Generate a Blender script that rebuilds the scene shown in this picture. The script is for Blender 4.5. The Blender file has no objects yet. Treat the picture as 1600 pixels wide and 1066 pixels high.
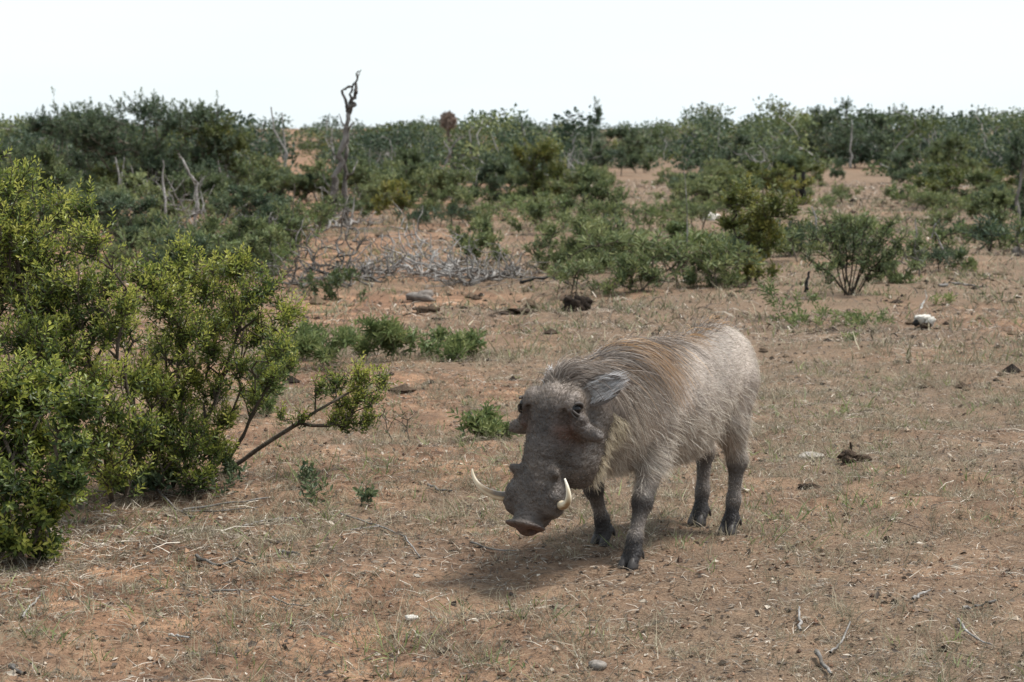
import bpy, math
import numpy as np
from mathutils import Vector, Matrix

# ------------------------------------------------------------------ camera, sky, sun, exposure
scene = bpy.context.scene
COL = scene.collection
CAM_H = 1.41            # eye height above the ground
FPX = 3587.0            # focal length in pixels of the 1600 px wide photograph
HORIZON = 200.0         # image row of the horizon
PITCH = math.atan((533.0 - HORIZON) / FPX)

cam_data = bpy.data.cameras.new('camera')
cam = bpy.data.objects.new('camera', cam_data)
COL.objects.link(cam)
cam.location = (0, 0, CAM_H)
cam.rotation_euler = (math.pi / 2 - PITCH, 0, 0)
cam_data.sensor_width = 36.0
cam_data.lens = 36.0 * FPX / 1600.0
cam_data.clip_start = 0.1
cam_data.clip_end = 6000
cam_data.dof.use_dof = True
cam_data.dof.focus_distance = 7.45
cam_data.dof.aperture_fstop = 9.0
scene.camera = cam

SUN_EL, SUN_AZ = math.radians(62), math.atan2(0.16, 0.98)      # direction towards the sun: behind the animal, to the right
sun_dir = Vector((math.cos(SUN_EL) * math.cos(SUN_AZ), math.cos(SUN_EL) * math.sin(SUN_AZ), math.sin(SUN_EL)))
sun_data = bpy.data.lights.new('sun', 'SUN')
sun_data.energy = 3.7
sun_data.angle = math.radians(16.0)
sun_data.color = (1.0, 0.96, 0.91)
sun = bpy.data.objects.new('sun', sun_data)
COL.objects.link(sun)
sun.rotation_euler = (-sun_dir).to_track_quat('-Z', 'Y').to_euler()
sun.location = (0, 0, 30)

world = bpy.data.worlds.new('World')
scene.world = world
world.use_nodes = True
wt = world.node_tree
wn, wl = wt.nodes, wt.links
wn.clear()
w_out = wn.new('ShaderNodeOutputWorld')
w_bg = wn.new('ShaderNodeBackground')
w_bg.inputs['Strength'].default_value = 0.12
w_sky = wn.new('ShaderNodeTexSky')
w_sky.sky_type = 'NISHITA'
w_sky.sun_disc = False
w_sky.sun_elevation = SUN_EL
w_sky.sun_rotation = math.pi / 2 - SUN_AZ
# thin bright cloud all over the sky
w_tc = wn.new('ShaderNodeTexCoord')
w_map = wn.new('ShaderNodeMapping')
w_map.inputs['Scale'].default_value = (1.2, 1.2, 7.0)
w_noise = wn.new('ShaderNodeTexNoise')
w_noise.inputs['Scale'].default_value = 2.2
w_noise.inputs['Detail'].default_value = 5
w_ramp = wn.new('ShaderNodeMapRange')
w_ramp.inputs['From Min'].default_value = 0.3
w_ramp.inputs['From Max'].default_value = 0.62
w_ramp.inputs['To Min'].default_value = 0.6
w_ramp.inputs['To Max'].default_value = 0.97
w_mix = wn.new('ShaderNodeMixRGB')
w_mix.inputs['Color2'].default_value = (5.2, 5.8, 6.15, 1)
wl.new(w_tc.outputs['Generated'], w_map.inputs['Vector'])
wl.new(w_map.outputs['Vector'], w_noise.inputs['Vector'])
wl.new(w_noise.outputs['Fac'], w_ramp.inputs['Value'])
wl.new(w_ramp.outputs['Result'], w_mix.inputs['Fac'])
wl.new(w_sky.outputs['Color'], w_mix.inputs['Color1'])
wl.new(w_mix.outputs['Color'], w_bg.inputs['Color'])
wl.new(w_bg.outputs['Background'], w_out.inputs['Surface'])

scene.view_settings.view_transform = 'Standard'
scene.view_settings.look = 'None'
scene.view_settings.exposure = 0.68
scene.view_settings.gamma = 1.0
scene.render.engine = 'CYCLES'
scene.cycles.use_denoising = True
scene.cycles.max_bounces = 6
scene.cycles.diffuse_bounces = 3
scene.cycles.glossy_bounces = 2
scene.cycles.transmission_bounces = 3
scene.cycles.transparent_max_bounces = 4

# ------------------------------------------------------------------ helpers
rng = np.random.default_rng(7)


def ground_px(px, py):
    """the point of the level ground seen at a pixel of the photograph"""
    d = FPX * CAM_H / (py - HORIZON)
    return np.array([(px - 800.0) * d / FPX, d, 0.0])


def at_px(px, py, d):
    """the point at distance d seen at a pixel"""
    return np.array([(px - 800.0) * d / FPX, d, CAM_H - (py - HORIZON) * d / FPX])


def nrm(v):
    v = np.asarray(v, float)
    return v / np.maximum(np.linalg.norm(v, axis=-1, keepdims=True), 1e-9)


_T = np.random.default_rng(3).random((8, 256, 256))


def vnoise(x, y, k=0):
    xi = np.floor(x).astype(int); yi = np.floor(y).astype(int)
    fx = x - xi; fy = y - yi
    fx = fx * fx * (3 - 2 * fx); fy = fy * fy * (3 - 2 * fy)
    T = _T[k % 8]
    a = T[xi & 255, yi & 255]; b = T[(xi + 1) & 255, yi & 255]
    c = T[xi & 255, (yi + 1) & 255]; d = T[(xi + 1) & 255, (yi + 1) & 255]
    return (a * (1 - fx) + b * fx) * (1 - fy) + (c * (1 - fx) + d * fx) * fy - 0.5


def fbm(x, y, octaves=4, k=0):
    s = 0; a = 1.0; f = 1.0
    for o in range(octaves):
        s = s + a * vnoise(x * f + 17.3 * o, y * f - 9.1 * o, k + o)
        a *= 0.5; f *= 2.03
    return s


HOG = np.array([0.525, 7.78])


def height(x, y):
    x = np.asarray(x, float); y = np.asarray(y, float)
    r = np.hypot(x, y)
    near = np.exp(-(((x - HOG[0] + 0.1) ** 2 + (y - HOG[1] + 0.1) ** 2) / 0.9))
    h = 0.09 * fbm(x / 2.7, y / 2.7, 3, 1) * (1 - near)
    h += 0.05 * fbm(x / 0.55, y / 0.55, 3, 2) * (1 - 0.75 * near)
    fine = np.clip((18 - r) / 8, 0, 1)
    h += fine * 0.024 * fbm(x / 0.13, y / 0.13, 3, 4)
    h += np.clip((r - 40) / 100, 0, 1) * 0.35 * fbm(x / 24, y / 24, 2, 5)
    return h


def new_mesh(name, V, faces, mats, attrs=None, smooth=False, midx=None):
    V = np.asarray(V, np.float32)
    me = bpy.data.meshes.new(name)
    me.vertices.add(len(V))
    me.vertices.foreach_set('co', V.ravel())
    if not isinstance(faces, list):
        faces = [faces]
    faces = [np.asarray(f, np.int32) for f in faces if len(f)]
    loops = np.concatenate([f.ravel() for f in faces])
    sizes = np.concatenate([np.full(len(f), f.shape[1], np.int32) for f in faces])
    starts = np.concatenate([[0], np.cumsum(sizes)[:-1]]).astype(np.int32)
    me.loops.add(len(loops))
    me.loops.foreach_set('vertex_index', loops)
    me.polygons.add(len(sizes))
    me.polygons.foreach_set('loop_start', starts)
    if smooth:
        me.polygons.foreach_set('use_smooth', np.ones(len(sizes), bool))
    else:
        me.polygons.foreach_set('use_smooth', np.zeros(len(sizes), bool))
    if not isinstance(mats, (list, tuple)):
        mats = [mats]
    for m in mats:
        me.materials.append(m)
    if midx is not None:
        me.polygons.foreach_set('material_index', np.asarray(midx, np.int32))
    for an, arr in (attrs or {}).items():
        arr = np.asarray(arr, np.float32)
        if arr.ndim == 1:
            me.attributes.new(an, 'FLOAT', 'POINT').data.foreach_set('value', arr)
        else:
            if arr.shape[1] == 3:
                arr = np.concatenate([arr, np.ones((len(arr), 1), np.float32)], 1)
            me.attributes.new(an, 'FLOAT_COLOR', 'POINT').data.foreach_set('color', arr.ravel())
    me.update(calc_edges=True)
    return me


def link(name, data, parent=None, loc=None):
    o = bpy.data.objects.new(name, data)
    COL.objects.link(o)
    if loc is not None:
        o.location = loc
    if parent is not None:
        o.parent = parent
    return o


def tag(o, label=None, cat=None, group=None, kind=None):
    if label: o['label'] = label
    if cat: o['category'] = cat
    if group: o['group'] = group
    if kind: o['kind'] = kind
    return o


def thing(name, label, cat, loc=(0, 0, 0), group=None):
    return tag(link(name, None, None, loc), label, cat, group)


class Bag:
    """collects vertices and faces of one mesh"""
    def __init__(self):
        self.V = []; self.F = []; self.A = []; self.M = []; self.n = 0

    def add(self, V, F, a=0.5, m=0):
        V = np.asarray(V, float)
        if not isinstance(F, list): F = [F]
        self.V.append(V)
        for f in F:
            f = np.asarray(f)
            if len(f):
                self.F.append(f + self.n); self.M.append(np.full(len(f), m))
        self.A.append(np.broadcast_to(np.asarray(a, float), (len(V),)))
        self.n += len(V)

    def mesh(self, name, mats, smooth=False):
        return new_mesh(name, np.concatenate(self.V), self.F, mats, {'tint': np.concatenate(self.A)}, smooth, np.concatenate(self.M))


# ------------------------------------------------------------------ materials
def material(name):
    m = bpy.data.materials.new(name)
    m.use_nodes = True
    nt = m.node_tree
    return m, nt, nt.nodes, nt.links, nt.nodes['Principled BSDF']


def ramp_node(nodes, stops):
    r = nodes.new('ShaderNodeValToRGB')
    els = r.color_ramp.elements
    els[0].position = stops[0][0]; els[0].color = (*stops[0][1], 1)
    els[1].position = stops[-1][0]; els[1].color = (*stops[-1][1], 1)
    for p, c in stops[1:-1]:
        e = els.new(p); e.color = (*c, 1)
    return r


def tint_material(name, stops, rough=0.7, spec=0.3, translucent=0.0, noise=None, bump=0.0, bump_scale=60):
    """colour from the 'tint' attribute (each leaf's, blade's or twig's own shade)"""
    m, nt, N, L, b = material(name)
    at = N.new('ShaderNodeAttribute'); at.attribute_name = 'tint'
    r = ramp_node(N, stops)
    fac = at.outputs['Fac']
    if noise:
        tc = N.new('ShaderNodeTexCoord')
        nz = N.new('ShaderNodeTexNoise'); nz.inputs['Scale'].default_value = noise[0]; nz.inputs['Detail'].default_value = 3
        L.new(tc.outputs['Object'], nz.inputs['Vector'])
        ma = N.new('ShaderNodeMath'); ma.operation = 'MULTIPLY_ADD'
        L.new(nz.outputs['Fac'], ma.inputs[0]); ma.inputs[1].default_value = noise[1]
        sb = N.new('ShaderNodeMath'); sb.operation = 'SUBTRACT'
        L.new(fac, sb.inputs[0]); sb.inputs[1].default_value = noise[1] * 0.5
        L.new(sb.outputs[0], ma.inputs[2])
        fac = ma.outputs[0]
    L.new(fac, r.inputs['Fac'])
    L.new(r.outputs['Color'], b.inputs['Base Color'])
    b.inputs['Roughness'].default_value = rough
    b.inputs['Specular IOR Level'].default_value = spec
    if bump:
        tc2 = N.new('ShaderNodeTexCoord')
        nb = N.new('ShaderNodeTexNoise'); nb.inputs['Scale'].default_value = bump_scale; nb.inputs['Detail'].default_value = 4
        L.new(tc2.outputs['Object'], nb.inputs['Vector'])
        bp = N.new('ShaderNodeBump'); bp.inputs['Strength'].default_value = bump; bp.inputs['Distance'].default_value = 0.01
        L.new(nb.outputs['Fac'], bp.inputs['Height'])
        L.new(bp.outputs['Normal'], b.inputs['Normal'])
    if translucent:
        tr = N.new('ShaderNodeBsdfTranslucent')
        L.new(r.outputs['Color'], tr.inputs['Color'])
        mx = N.new('ShaderNodeMixShader'); mx.inputs['Fac'].default_value = translucent
        L.new(b.outputs[0], mx.inputs[1]); L.new(tr.outputs[0], mx.inputs[2])
        L.new(mx.outputs[0], N['Material Output'].inputs['Surface'])
    return m


M_LEAF_BRIGHT = tint_material('leaf_bright', [(0.0, (0.045, 0.072, 0.02)), (0.35, (0.13, 0.168, 0.036)), (0.7, (0.28, 0.31, 0.058)), (1.0, (0.45, 0.44, 0.1))], 0.45, 0.4, 0.42)
M_LEAF_DARK = tint_material('leaf_dark', [(0.0, (0.026, 0.046, 0.027)), (0.5, (0.064, 0.094, 0.05)), (1.0, (0.14, 0.17, 0.075))], 0.55, 0.3, 0.3)
M_LEAF_OLIVE = tint_material('leaf_olive', [(0.0, (0.05, 0.07, 0.02)), (0.5, (0.115, 0.13, 0.034)), (1.0, (0.24, 0.21, 0.045))], 0.55, 0.3, 0.3)
M_LEAF_GREY = tint_material('leaf_grey_green', [(0.0, (0.048, 0.07, 0.03)), (0.5, (0.12, 0.15, 0.06)), (1.0, (0.24, 0.25, 0.1))], 0.6, 0.3, 0.3)
M_LEAF_HERB = tint_material('leaf_herb', [(0.0, (0.06, 0.092, 0.034)), (0.5, (0.13, 0.17, 0.06)), (1.0, (0.26, 0.28, 0.11))], 0.55, 0.3, 0.3)
M_BARK = tint_material('bark_brown', [(0.0, (0.03, 0.024, 0.018)), (0.5, (0.075, 0.06, 0.045)), (1.0, (0.17, 0.145, 0.115))], 0.9, 0.15, 0, (40, 0.6), 0.6, 120)
M_DEAD = tint_material('dead_wood_grey', [(0.0, (0.06, 0.052, 0.045)), (0.5, (0.2, 0.185, 0.17)), (1.0, (0.42, 0.4, 0.38))], 0.9, 0.15, 0, (22, 0.7), 0.6, 90)
M_CHAR = tint_material('charred_wood', [(0.0, (0.01, 0.01, 0.01)), (1.0, (0.045, 0.04, 0.036))], 0.85, 0.2, 0, (30, 0.7), 0.7, 60)
M_STRAW = tint_material('dry_straw', [(0.0, (0.04, 0.03, 0.024)), (0.35, (0.13, 0.1, 0.078)), (0.7, (0.31, 0.26, 0.2)), (1.0, (0.58, 0.52, 0.44))], 0.75, 0.2, 0.15)
M_DRYGRASS = tint_material('dry_grass', [(0.0, (0.11, 0.1, 0.06)), (0.5, (0.25, 0.215, 0.145)), (1.0, (0.44, 0.39, 0.28))], 0.75, 0.2, 0.25)
M_STONE = tint_material('stone', [(0.0, (0.1, 0.085, 0.075)), (0.5, (0.27, 0.24, 0.21)), (1.0, (0.6, 0.56, 0.5))], 0.9, 0.2, 0, (35, 0.5), 0.6, 70)
M_DUNG = tint_material('dung', [(0.0, (0.014, 0.011, 0.009)), (0.5, (0.06, 0.042, 0.03)), (1.0, (0.16, 0.115, 0.075))], 0.95, 0.1, 0, (55, 0.7), 1.0, 110)
M_BONE = tint_material('bone', [(0.0, (0.3, 0.27, 0.22)), (1.0, (0.8, 0.78, 0.73))], 0.7, 0.3, 0, (30, 0.5), 0.3, 80)


def soil_material():
    m, nt, N, L, b = material('red_soil')
    tc = N.new('ShaderNodeTexCoord')

    def nz(scale, detail=5, rough=0.6):
        n = N.new('ShaderNodeTexNoise')
        n.inputs['Scale'].default_value = scale; n.inputs['Detail'].default_value = detail; n.inputs['Roughness'].default_value = rough
        L.new(tc.outputs['Object'], n.inputs['Vector'])
        return n

    big, mid, fine, grain = nz(0.45, 4), nz(3.1, 6, 0.65), nz(21, 6, 0.7), nz(140, 3, 0.7)
    r1 = ramp_node(N, [(0.3, (0.115, 0.06, 0.037)), (0.48, (0.22, 0.122, 0.073)), (0.66, (0.42, 0.25, 0.15))])
    L.new(mid.outputs['Fac'], r1.inputs['Fac'])
    r2 = ramp_node(N, [(0.34, (0.36, 0.33, 0.31)), (0.5, (0.85, 0.85, 0.85)), (0.66, (1.3, 1.26, 1.2))])
    L.new(fine.outputs['Fac'], r2.inputs['Fac'])
    mul = N.new('ShaderNodeMixRGB'); mul.blend_type = 'MULTIPLY'; mul.inputs['Fac'].default_value = 1
    L.new(r1.outputs['Color'], mul.inputs['Color1']); L.new(r2.outputs['Color'], mul.inputs['Color2'])
    # thin thatch of dead grass and leaf crumbs
    thatch = ramp_node(N, [(0.32, (0.05, 0.037, 0.026)), (0.5, (0.14, 0.104, 0.072)), (0.68, (0.27, 0.21, 0.145))])
    L.new(grain.outputs['Fac'], thatch.inputs['Fac'])
    ad = N.new('ShaderNodeMath'); ad.operation = 'MULTIPLY_ADD'
    L.new(fine.outputs['Fac'], ad.inputs[0]); ad.inputs[1].default_value = 0.5
    L.new(big.outputs['Fac'], ad.inputs[2])
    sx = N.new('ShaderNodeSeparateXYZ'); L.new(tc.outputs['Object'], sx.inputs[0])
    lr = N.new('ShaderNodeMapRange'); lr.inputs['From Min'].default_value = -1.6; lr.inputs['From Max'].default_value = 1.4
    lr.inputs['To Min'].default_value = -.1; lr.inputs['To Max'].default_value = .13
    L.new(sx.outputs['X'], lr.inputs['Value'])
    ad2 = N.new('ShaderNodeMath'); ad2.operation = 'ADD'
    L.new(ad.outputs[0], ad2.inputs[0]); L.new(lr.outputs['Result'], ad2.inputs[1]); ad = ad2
    mr = N.new('ShaderNodeMapRange')
    mr.inputs['From Min'].default_value = 0.62; mr.inputs['From Max'].default_value = 0.86
    mr.inputs['To Min'].default_value = 0.1; mr.inputs['To Max'].default_value = 0.75
    L.new(ad.outputs[0], mr.inputs['Value'])
    mx = N.new('ShaderNodeMixRGB')
    L.new(mr.outputs['Result'], mx.inputs['Fac'])
    L.new(mul.outputs['Color'], mx.inputs['Color1']); L.new(thatch.outputs['Color'], mx.inputs['Color2'])
    L.new(mx.outputs['Color'], b.inputs['Base Color'])
    b.inputs['Roughness'].default_value = 0.95
    b.inputs['Specular IOR Level'].default_value = 0.15
    sm = N.new('ShaderNodeMath'); sm.operation = 'MULTIPLY_ADD'
    L.new(grain.outputs['Fac'], sm.inputs[0]); sm.inputs[1].default_value = 0.35
    L.new(fine.outputs['Fac'], sm.inputs[2])
    bp = N.new('ShaderNodeBump'); bp.inputs['Strength'].default_value = 0.9; bp.inputs['Distance'].default_value = 0.02
    L.new(sm.outputs[0], bp.inputs['Height'])
    L.new(bp.outputs['Normal'], b.inputs['Normal'])
    return m


# ------------------------------------------------------------------ ground: one sheet to the horizon
def build_ground():
    r = [0.3]
    while r[-1] < 3500:
        x = r[-1]
        r.append(x * (1.06 if x < 4.8 else 1.0048 if x < 12 else 1.014 if x < 60 else 1.05))
    r = np.array(r)
    front = np.radians(np.arange(-17, 17.01, 0.28))
    side = np.radians(np.concatenate([np.arange(18, 60, 2.0), np.arange(60, 180, 6.0)]))
    th = np.concatenate([-side[::-1], front, side])
    R, TH = np.meshgrid(r, th, indexing='ij')
    X = R * np.sin(TH); Y = R * np.cos(TH)
    Z = height(X, Y)
    V = np.stack([X, Y, Z], -1).reshape(-1, 3)
    nr, nt_ = len(r), len(th)
    i = np.arange(nr - 1)[:, None] * nt_; j = np.arange(nt_)[None, :]; jn = (j + 1) % nt_
    F = np.stack([i + j, i + jn, i + nt_ + jn, i + nt_ + j], -1).reshape(-1, 4)
    V = np.concatenate([V, [[0, 0, 0]]]); c = len(V) - 1
    T = np.stack([np.full(nt_, c), jn[0], j[0]], -1)
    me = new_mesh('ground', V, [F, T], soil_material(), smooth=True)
    o = link('ground', me)
    tag(o, 'reddish sandy ground with dry grass thatch', None, None, 'structure')
    return o


build_ground()

# ------------------------------------------------------------------ plants: branches grown towards shoots, leaves on the shoots
def grow(roots, targets, seg=0.07, bf=0.3, wig=0.012, stems=(), g=None):
    """joins every target to the cheapest node of the growing tree; returns node positions, parents, tip node of each target"""
    g = g or rng
    P = [np.array(p, float) for p in roots]; par = [-1] * len(P); L = [0.0] * len(P)
    for s in stems:                                    # stems given as polylines, each starts a tree of its own
        prev = -1
        for k, p in enumerate(s):
            p = np.array(p, float)
            if prev < 0:
                P.append(p); par.append(-1); L.append(0.0); prev = len(P) - 1
                continue
            q = P[prev]; d = np.linalg.norm(p - q); n = max(1, int(d / seg))
            for m in range(1, n + 1):
                w = p if m == n else q + (p - q) * m / n + g.normal(0, wig * 0.6, 3)
                P.append(w); par.append(prev); L.append(L[prev] + d / n); prev = len(P) - 1
    cap = len(P) + sum(2 + int(4.0 / seg) for _ in targets)
    A = np.zeros((cap, 3)); A[:len(P)] = P
    LL = np.zeros(cap); LL[:len(P)] = L
    par = list(par); n = len(P)
    targets = np.asarray(targets)
    ref = np.mean(np.array(roots if len(roots) else [s[0] for s in stems]), 0)
    order = np.argsort(np.linalg.norm(targets - ref, axis=1))
    tips = np.zeros(len(targets), int)
    for ti in order:
        t = targets[ti]
        d = np.linalg.norm(A[:n] - t, axis=1)
        up = np.maximum(0, A[:n, 2] - t[2])            # do not hang from nodes above
        k = int(np.argmin(d + bf * LL[:n] + 0.5 * up))
        q = A[k].copy(); dist = d[k]
        m = max(1, int(round(dist / seg)))
        if par[k] >= 0:
            tan = nrm(A[k] - A[par[k]])
        else:
            tan = nrm((t - q) * np.array([0.4, 0.4, 1.0]))
        c = q + (tan * 0.5 + nrm(t - q) * 0.5) * dist * 0.45
        prev = k
        for s in range(1, m + 1):
            u = s / m
            w = (1 - u) ** 2 * q + 2 * u * (1 - u) * c + u * u * t
            if s < m: w = w + g.normal(0, wig, 3)
            if n >= cap: break
            A[n] = w; LL[n] = LL[prev] + dist / m; par.append(prev); prev = n; n += 1
        tips[ti] = prev
    return A[:n], np.array(par), tips


def pipe_radii(par, tips, r_tip, power=0.5, r_max=1.0):
    n = len(par); c = np.zeros(n)
    np.add.at(c, tips, 1)
    for i in range(n - 1, -1, -1):
        if par[i] >= 0: c[par[i]] += c[i]
    return np.minimum(r_tip * np.maximum(c, 0.7) ** power, r_max)


def branch_mesh(P, par, R, sides=5):
    n = len(P)
    has = par >= 0
    D = np.zeros((n, 3)); D[has] = P[has] - P[par[has]]
    first = np.zeros((n, 3))
    np.add.at(first, par[has], D[has])
    D[~has] = first[~has]
    bad = np.linalg.norm(D, axis=1) < 1e-7
    D[bad] = (0, 0, 1)
    D = nrm(D)
    ref = np.array([0.83, 0.51, 0.22])
    U = nrm(np.cross(D, ref)); W = np.cross(D, U)
    a = np.arange(sides) * 2 * math.pi / sides
    V = P[:, None, :] + R[:, None, None] * (np.cos(a)[None, :, None] * U[:, None, :] + np.sin(a)[None, :, None] * W[:, None, :])
    V = V.reshape(-1, 3)
    ch = np.nonzero(has)[0]; pa = par[ch]
    k = np.arange(sides); kn = (k + 1) % sides
    F = np.stack([pa[:, None] * sides + k, pa[:, None] * sides + kn, ch[:, None] * sides + kn, ch[:, None] * sides + k], -1).reshape(-1, 4)
    return V, F


LEAF_FULL_V = np.array([[0, 0, 0], [.32, .40, .0], [.72, .44, .0], [1, 0, -.06], [.72, -.44, .0], [.32, -.40, .0], [.32, 0, -.1], [.72, 0, -.12]])
LEAF_FULL_F = [np.array([[0, 6, 1], [2, 7, 3], [0, 5, 6], [4, 3, 7]]), np.array([[1, 6, 7, 2], [6, 5, 4, 7]])]
LEAF_MID_V = np.array([[0, 0, 0], [.58, .46, .02], [1, 0, -.06], [.58, -.46, .02], [.55, 0, -.1]])
LEAF_MID_F = [np.array([[0, 4, 1], [1, 4, 2], [0, 3, 4], [3, 2, 4]])]
LEAF_LITE_V = np.array([[0, 0, 0], [.5, .5, .06], [1, 0, -.05], [.5, -.5, .06]])
LEAF_LITE_F = [np.array([[0, 3, 2, 1]])]
BLADE_V = np.array([[0, .5, 0], [0, -.5, 0], [.5, .4, .06], [.5, -.4, .06], [1, 0, -.08]])
BLADE_F = [np.array([[0, 1, 3, 2]]), np.array([[2, 3, 4]])]


def leaf_mesh(P, D, Nn, L, W, tpl):
    """P base, D direction, Nn rough normal, L length, W width -> vertices, faces"""
    TV, TF = tpl
    D = nrm(D)
    S = nrm(np.cross(Nn, D)); Nn = np.cross(D, S)
    L = np.asarray(L)[:, None, None]; W = np.asarray(W)[:, None, None]
    V = P[:, None, :] + TV[None, :, 0:1] * L * D[:, None, :] + TV[None, :, 1:2] * W * S[:, None, :] + TV[None, :, 2:3] * L * Nn[:, None, :]
    k = len(TV); off = (np.arange(len(P)) * k)[:, None, None]
    F = [(f[None] + off).reshape(-1, f.shape[1]) for f in TF]
    return V.reshape(-1, 3), F


def shoot_leaves(tip, axis, nl, length, L, W, tpl, tint0, g, opening=(0.5, 1.2), young=0.5, droop=0.0):
    """leaves spiralling along each shoot"""
    m = len(tip)
    t = (np.arange(nl)[None, :] + g.random((m, nl))) / nl
    az = np.arange(nl)[None, :] * 2.4 + g.random((m, 1)) * 6.28 + g.normal(0, .3, (m, nl))
    ax = nrm(axis)[:, None, :]
    ref = np.where(np.abs(ax[..., 2:3]) > 0.9, np.array([1.0, 0, 0]), np.array([0, 0, 1.0]))
    u = nrm(np.cross(ax, ref)); w = np.cross(ax, u)
    rad = np.cos(az)[..., None] * u + np.sin(az)[..., None] * w
    op = opening[1] + (opening[0] - opening[1]) * t ** 1.3 + g.normal(0, .15, t.shape)
    d = ax * np.cos(op)[..., None] + rad * np.sin(op)[..., None]
    d[..., 2] -= droop * g.random(t.shape)
    P = tip[:, None, :] - ax * ((1 - t) * length)[..., None]
    Nn = ax * np.sin(op)[..., None] - rad * np.cos(op)[..., None] + g.normal(0, .25, d.shape) + np.array([0, 0, .25])
    sz = g.uniform(.65, 1.15, t.shape) * (1 - 0.35 * t ** 3)
    tint = np.clip(tint0[:, None] + young * (t - 0.55) + g.normal(0, .1, t.shape), 0, 1)
    V, F = leaf_mesh(P.reshape(-1, 3), d.reshape(-1, 3), Nn.reshape(-1, 3), (L * sz).ravel(), (W * sz).ravel(), tpl)
    return V, F, np.repeat(tint.ravel(), len(tpl[0]))


def clump_targets(clumps, per, g, shell=0.5):
    """shoot tips spread through ellipsoid clumps (x, y, z, rx, ry, rz)"""
    T = []; A = []; C = []
    for i, c in enumerate(clumps):
        c = np.asarray(c, float)
        n = max(3, int(per * (c[3] * c[4] * c[5]) ** (2 / 3)))
        v = nrm(g.normal(0, 1, (n, 3)))
        wob = fbm(v[:, 0] * 1.7 + 5 * i, v[:, 1] * 1.7 + v[:, 2] * 1.4, 2, i)
        v[:, 2] = np.where((v[:, 2] < -0.3) & (g.random(n) < .6), -v[:, 2], v[:, 2])
        r = g.random(n) ** shell * np.exp(g.normal(0, .16, n))
        far = g.random(n) < .07
        r = np.where(far, r * g.uniform(1.1, 1.5, n), r)
        r = r * (1 + .7 * wob)
        T.append(c[:3] + v * r[:, None] * c[3:6]); A.append(v * 0.8 + np.array([0, 0, .55]) + g.normal(0, .3, (n, 3)))
        C.append(np.full(n, i))
    return np.concatenate(T), nrm(np.concatenate(A)), np.concatenate(C)


def plant(name, label, cat, base, clumps, per, nl, leaf, tpl, leaf_mat, bark_mat=None, roots=None, stems=(), group=None, seed=1,
          shoot=0.1, r_tip=0.0016, power=0.5, r_max=0.03, sides=4, tint=0.45, tint_var=0.16, young=0.5, opening=(.5, 1.2), seg=0.07,
          wig=0.012, bf=0.3, bare=0.0, bark_tint=0.5, shell=0.5, droop=0.0, parts=('branches', 'foliage')):
    """one plant as a thing; clumps in world space"""
    g = np.random.default_rng(seed)
    base = np.asarray(base, float).copy()
    base[2] = float(height(base[0], base[1]))
    T, A, C = clump_targets(clumps, per, g, shell)
    low = height(T[:, 0], T[:, 1]) + 0.03
    T[:, 2] = np.maximum(T[:, 2], low + g.random(len(T)) * 0.03)
    if roots is None: roots = [base + np.array([0, 0, -0.03])]
    roots = [np.array([p[0], p[1], float(height(p[0], p[1])) - 0.03]) for p in roots]
    P, par, tips = grow(roots, T - A * shoot * 0.6, seg, bf, wig, stems, g)
    # a shoot node at the end of each twig
    P = np.concatenate([P, T]); par = np.concatenate([par, tips]); tn = np.arange(len(P) - len(T), len(P))
    R = pipe_radii(par, tn, r_tip, power, r_max)
    R[tn] *= 0.6
    V, F = branch_mesh(P, par, R, sides)
    root = thing(name, label, cat, base, group)
    bt = np.repeat(np.clip(bark_tint + g.normal(0, .12, len(P)), 0, 1), sides)
    link(parts[0], new_mesh(parts[0], V - base, F, bark_mat or M_BARK, {'tint': bt}, True), root)
    keep = g.random(len(T)) >= bare
    ct = g.normal(tint, tint_var * .7, len(clumps))[C] + g.normal(0, tint_var * .7, len(T))
    ax = nrm(nrm(P[tn] - P[tips]) + A)
    V, F, ti = shoot_leaves(T[keep], ax[keep], nl, shoot, leaf[0], leaf[1], tpl, ct[keep], g, opening, young, droop)
    link(parts[1], new_mesh(parts[1], V - base, F, leaf_mat, {'tint': ti}), root)
    return root


FULL = (LEAF_FULL_V, LEAF_FULL_F)
LITE = (LEAF_LITE_V, LEAF_LITE_F)
MID = (LEAF_MID_V, LEAF_MID_F)
BLADE = (BLADE_V, BLADE_F)


def px_clumps(rows, d, g, depth=1.0, jitter=0.25, grow_by=1.0):
    out = []
    for px, py, r in rows:
        dd = d + g.normal(0, jitter)
        c = at_px(px, py, dd); s = grow_by * r * dd / FPX
        out.append([*c, s, s * depth, s * .9])
    return out


# ---- the large leafy bush that fills the left of the view: four shrubs grown into one another
gq = np.random.default_rng(21)
NEAR = dict(nl=14, leaf=(0.028, 0.0112), tpl=MID, leaf_mat=M_LEAF_BRIGHT, seg=0.07, wig=0.009, sides=5, shoot=0.09, bare=.07, young=.85, tint_var=.2)


def stem_px(pts, d0, d1):
    n = len(pts)
    return [at_px(px, py, d0 + (d1 - d0) * i / (n - 1)) for i, (px, py) in enumerate(pts)]


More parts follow.
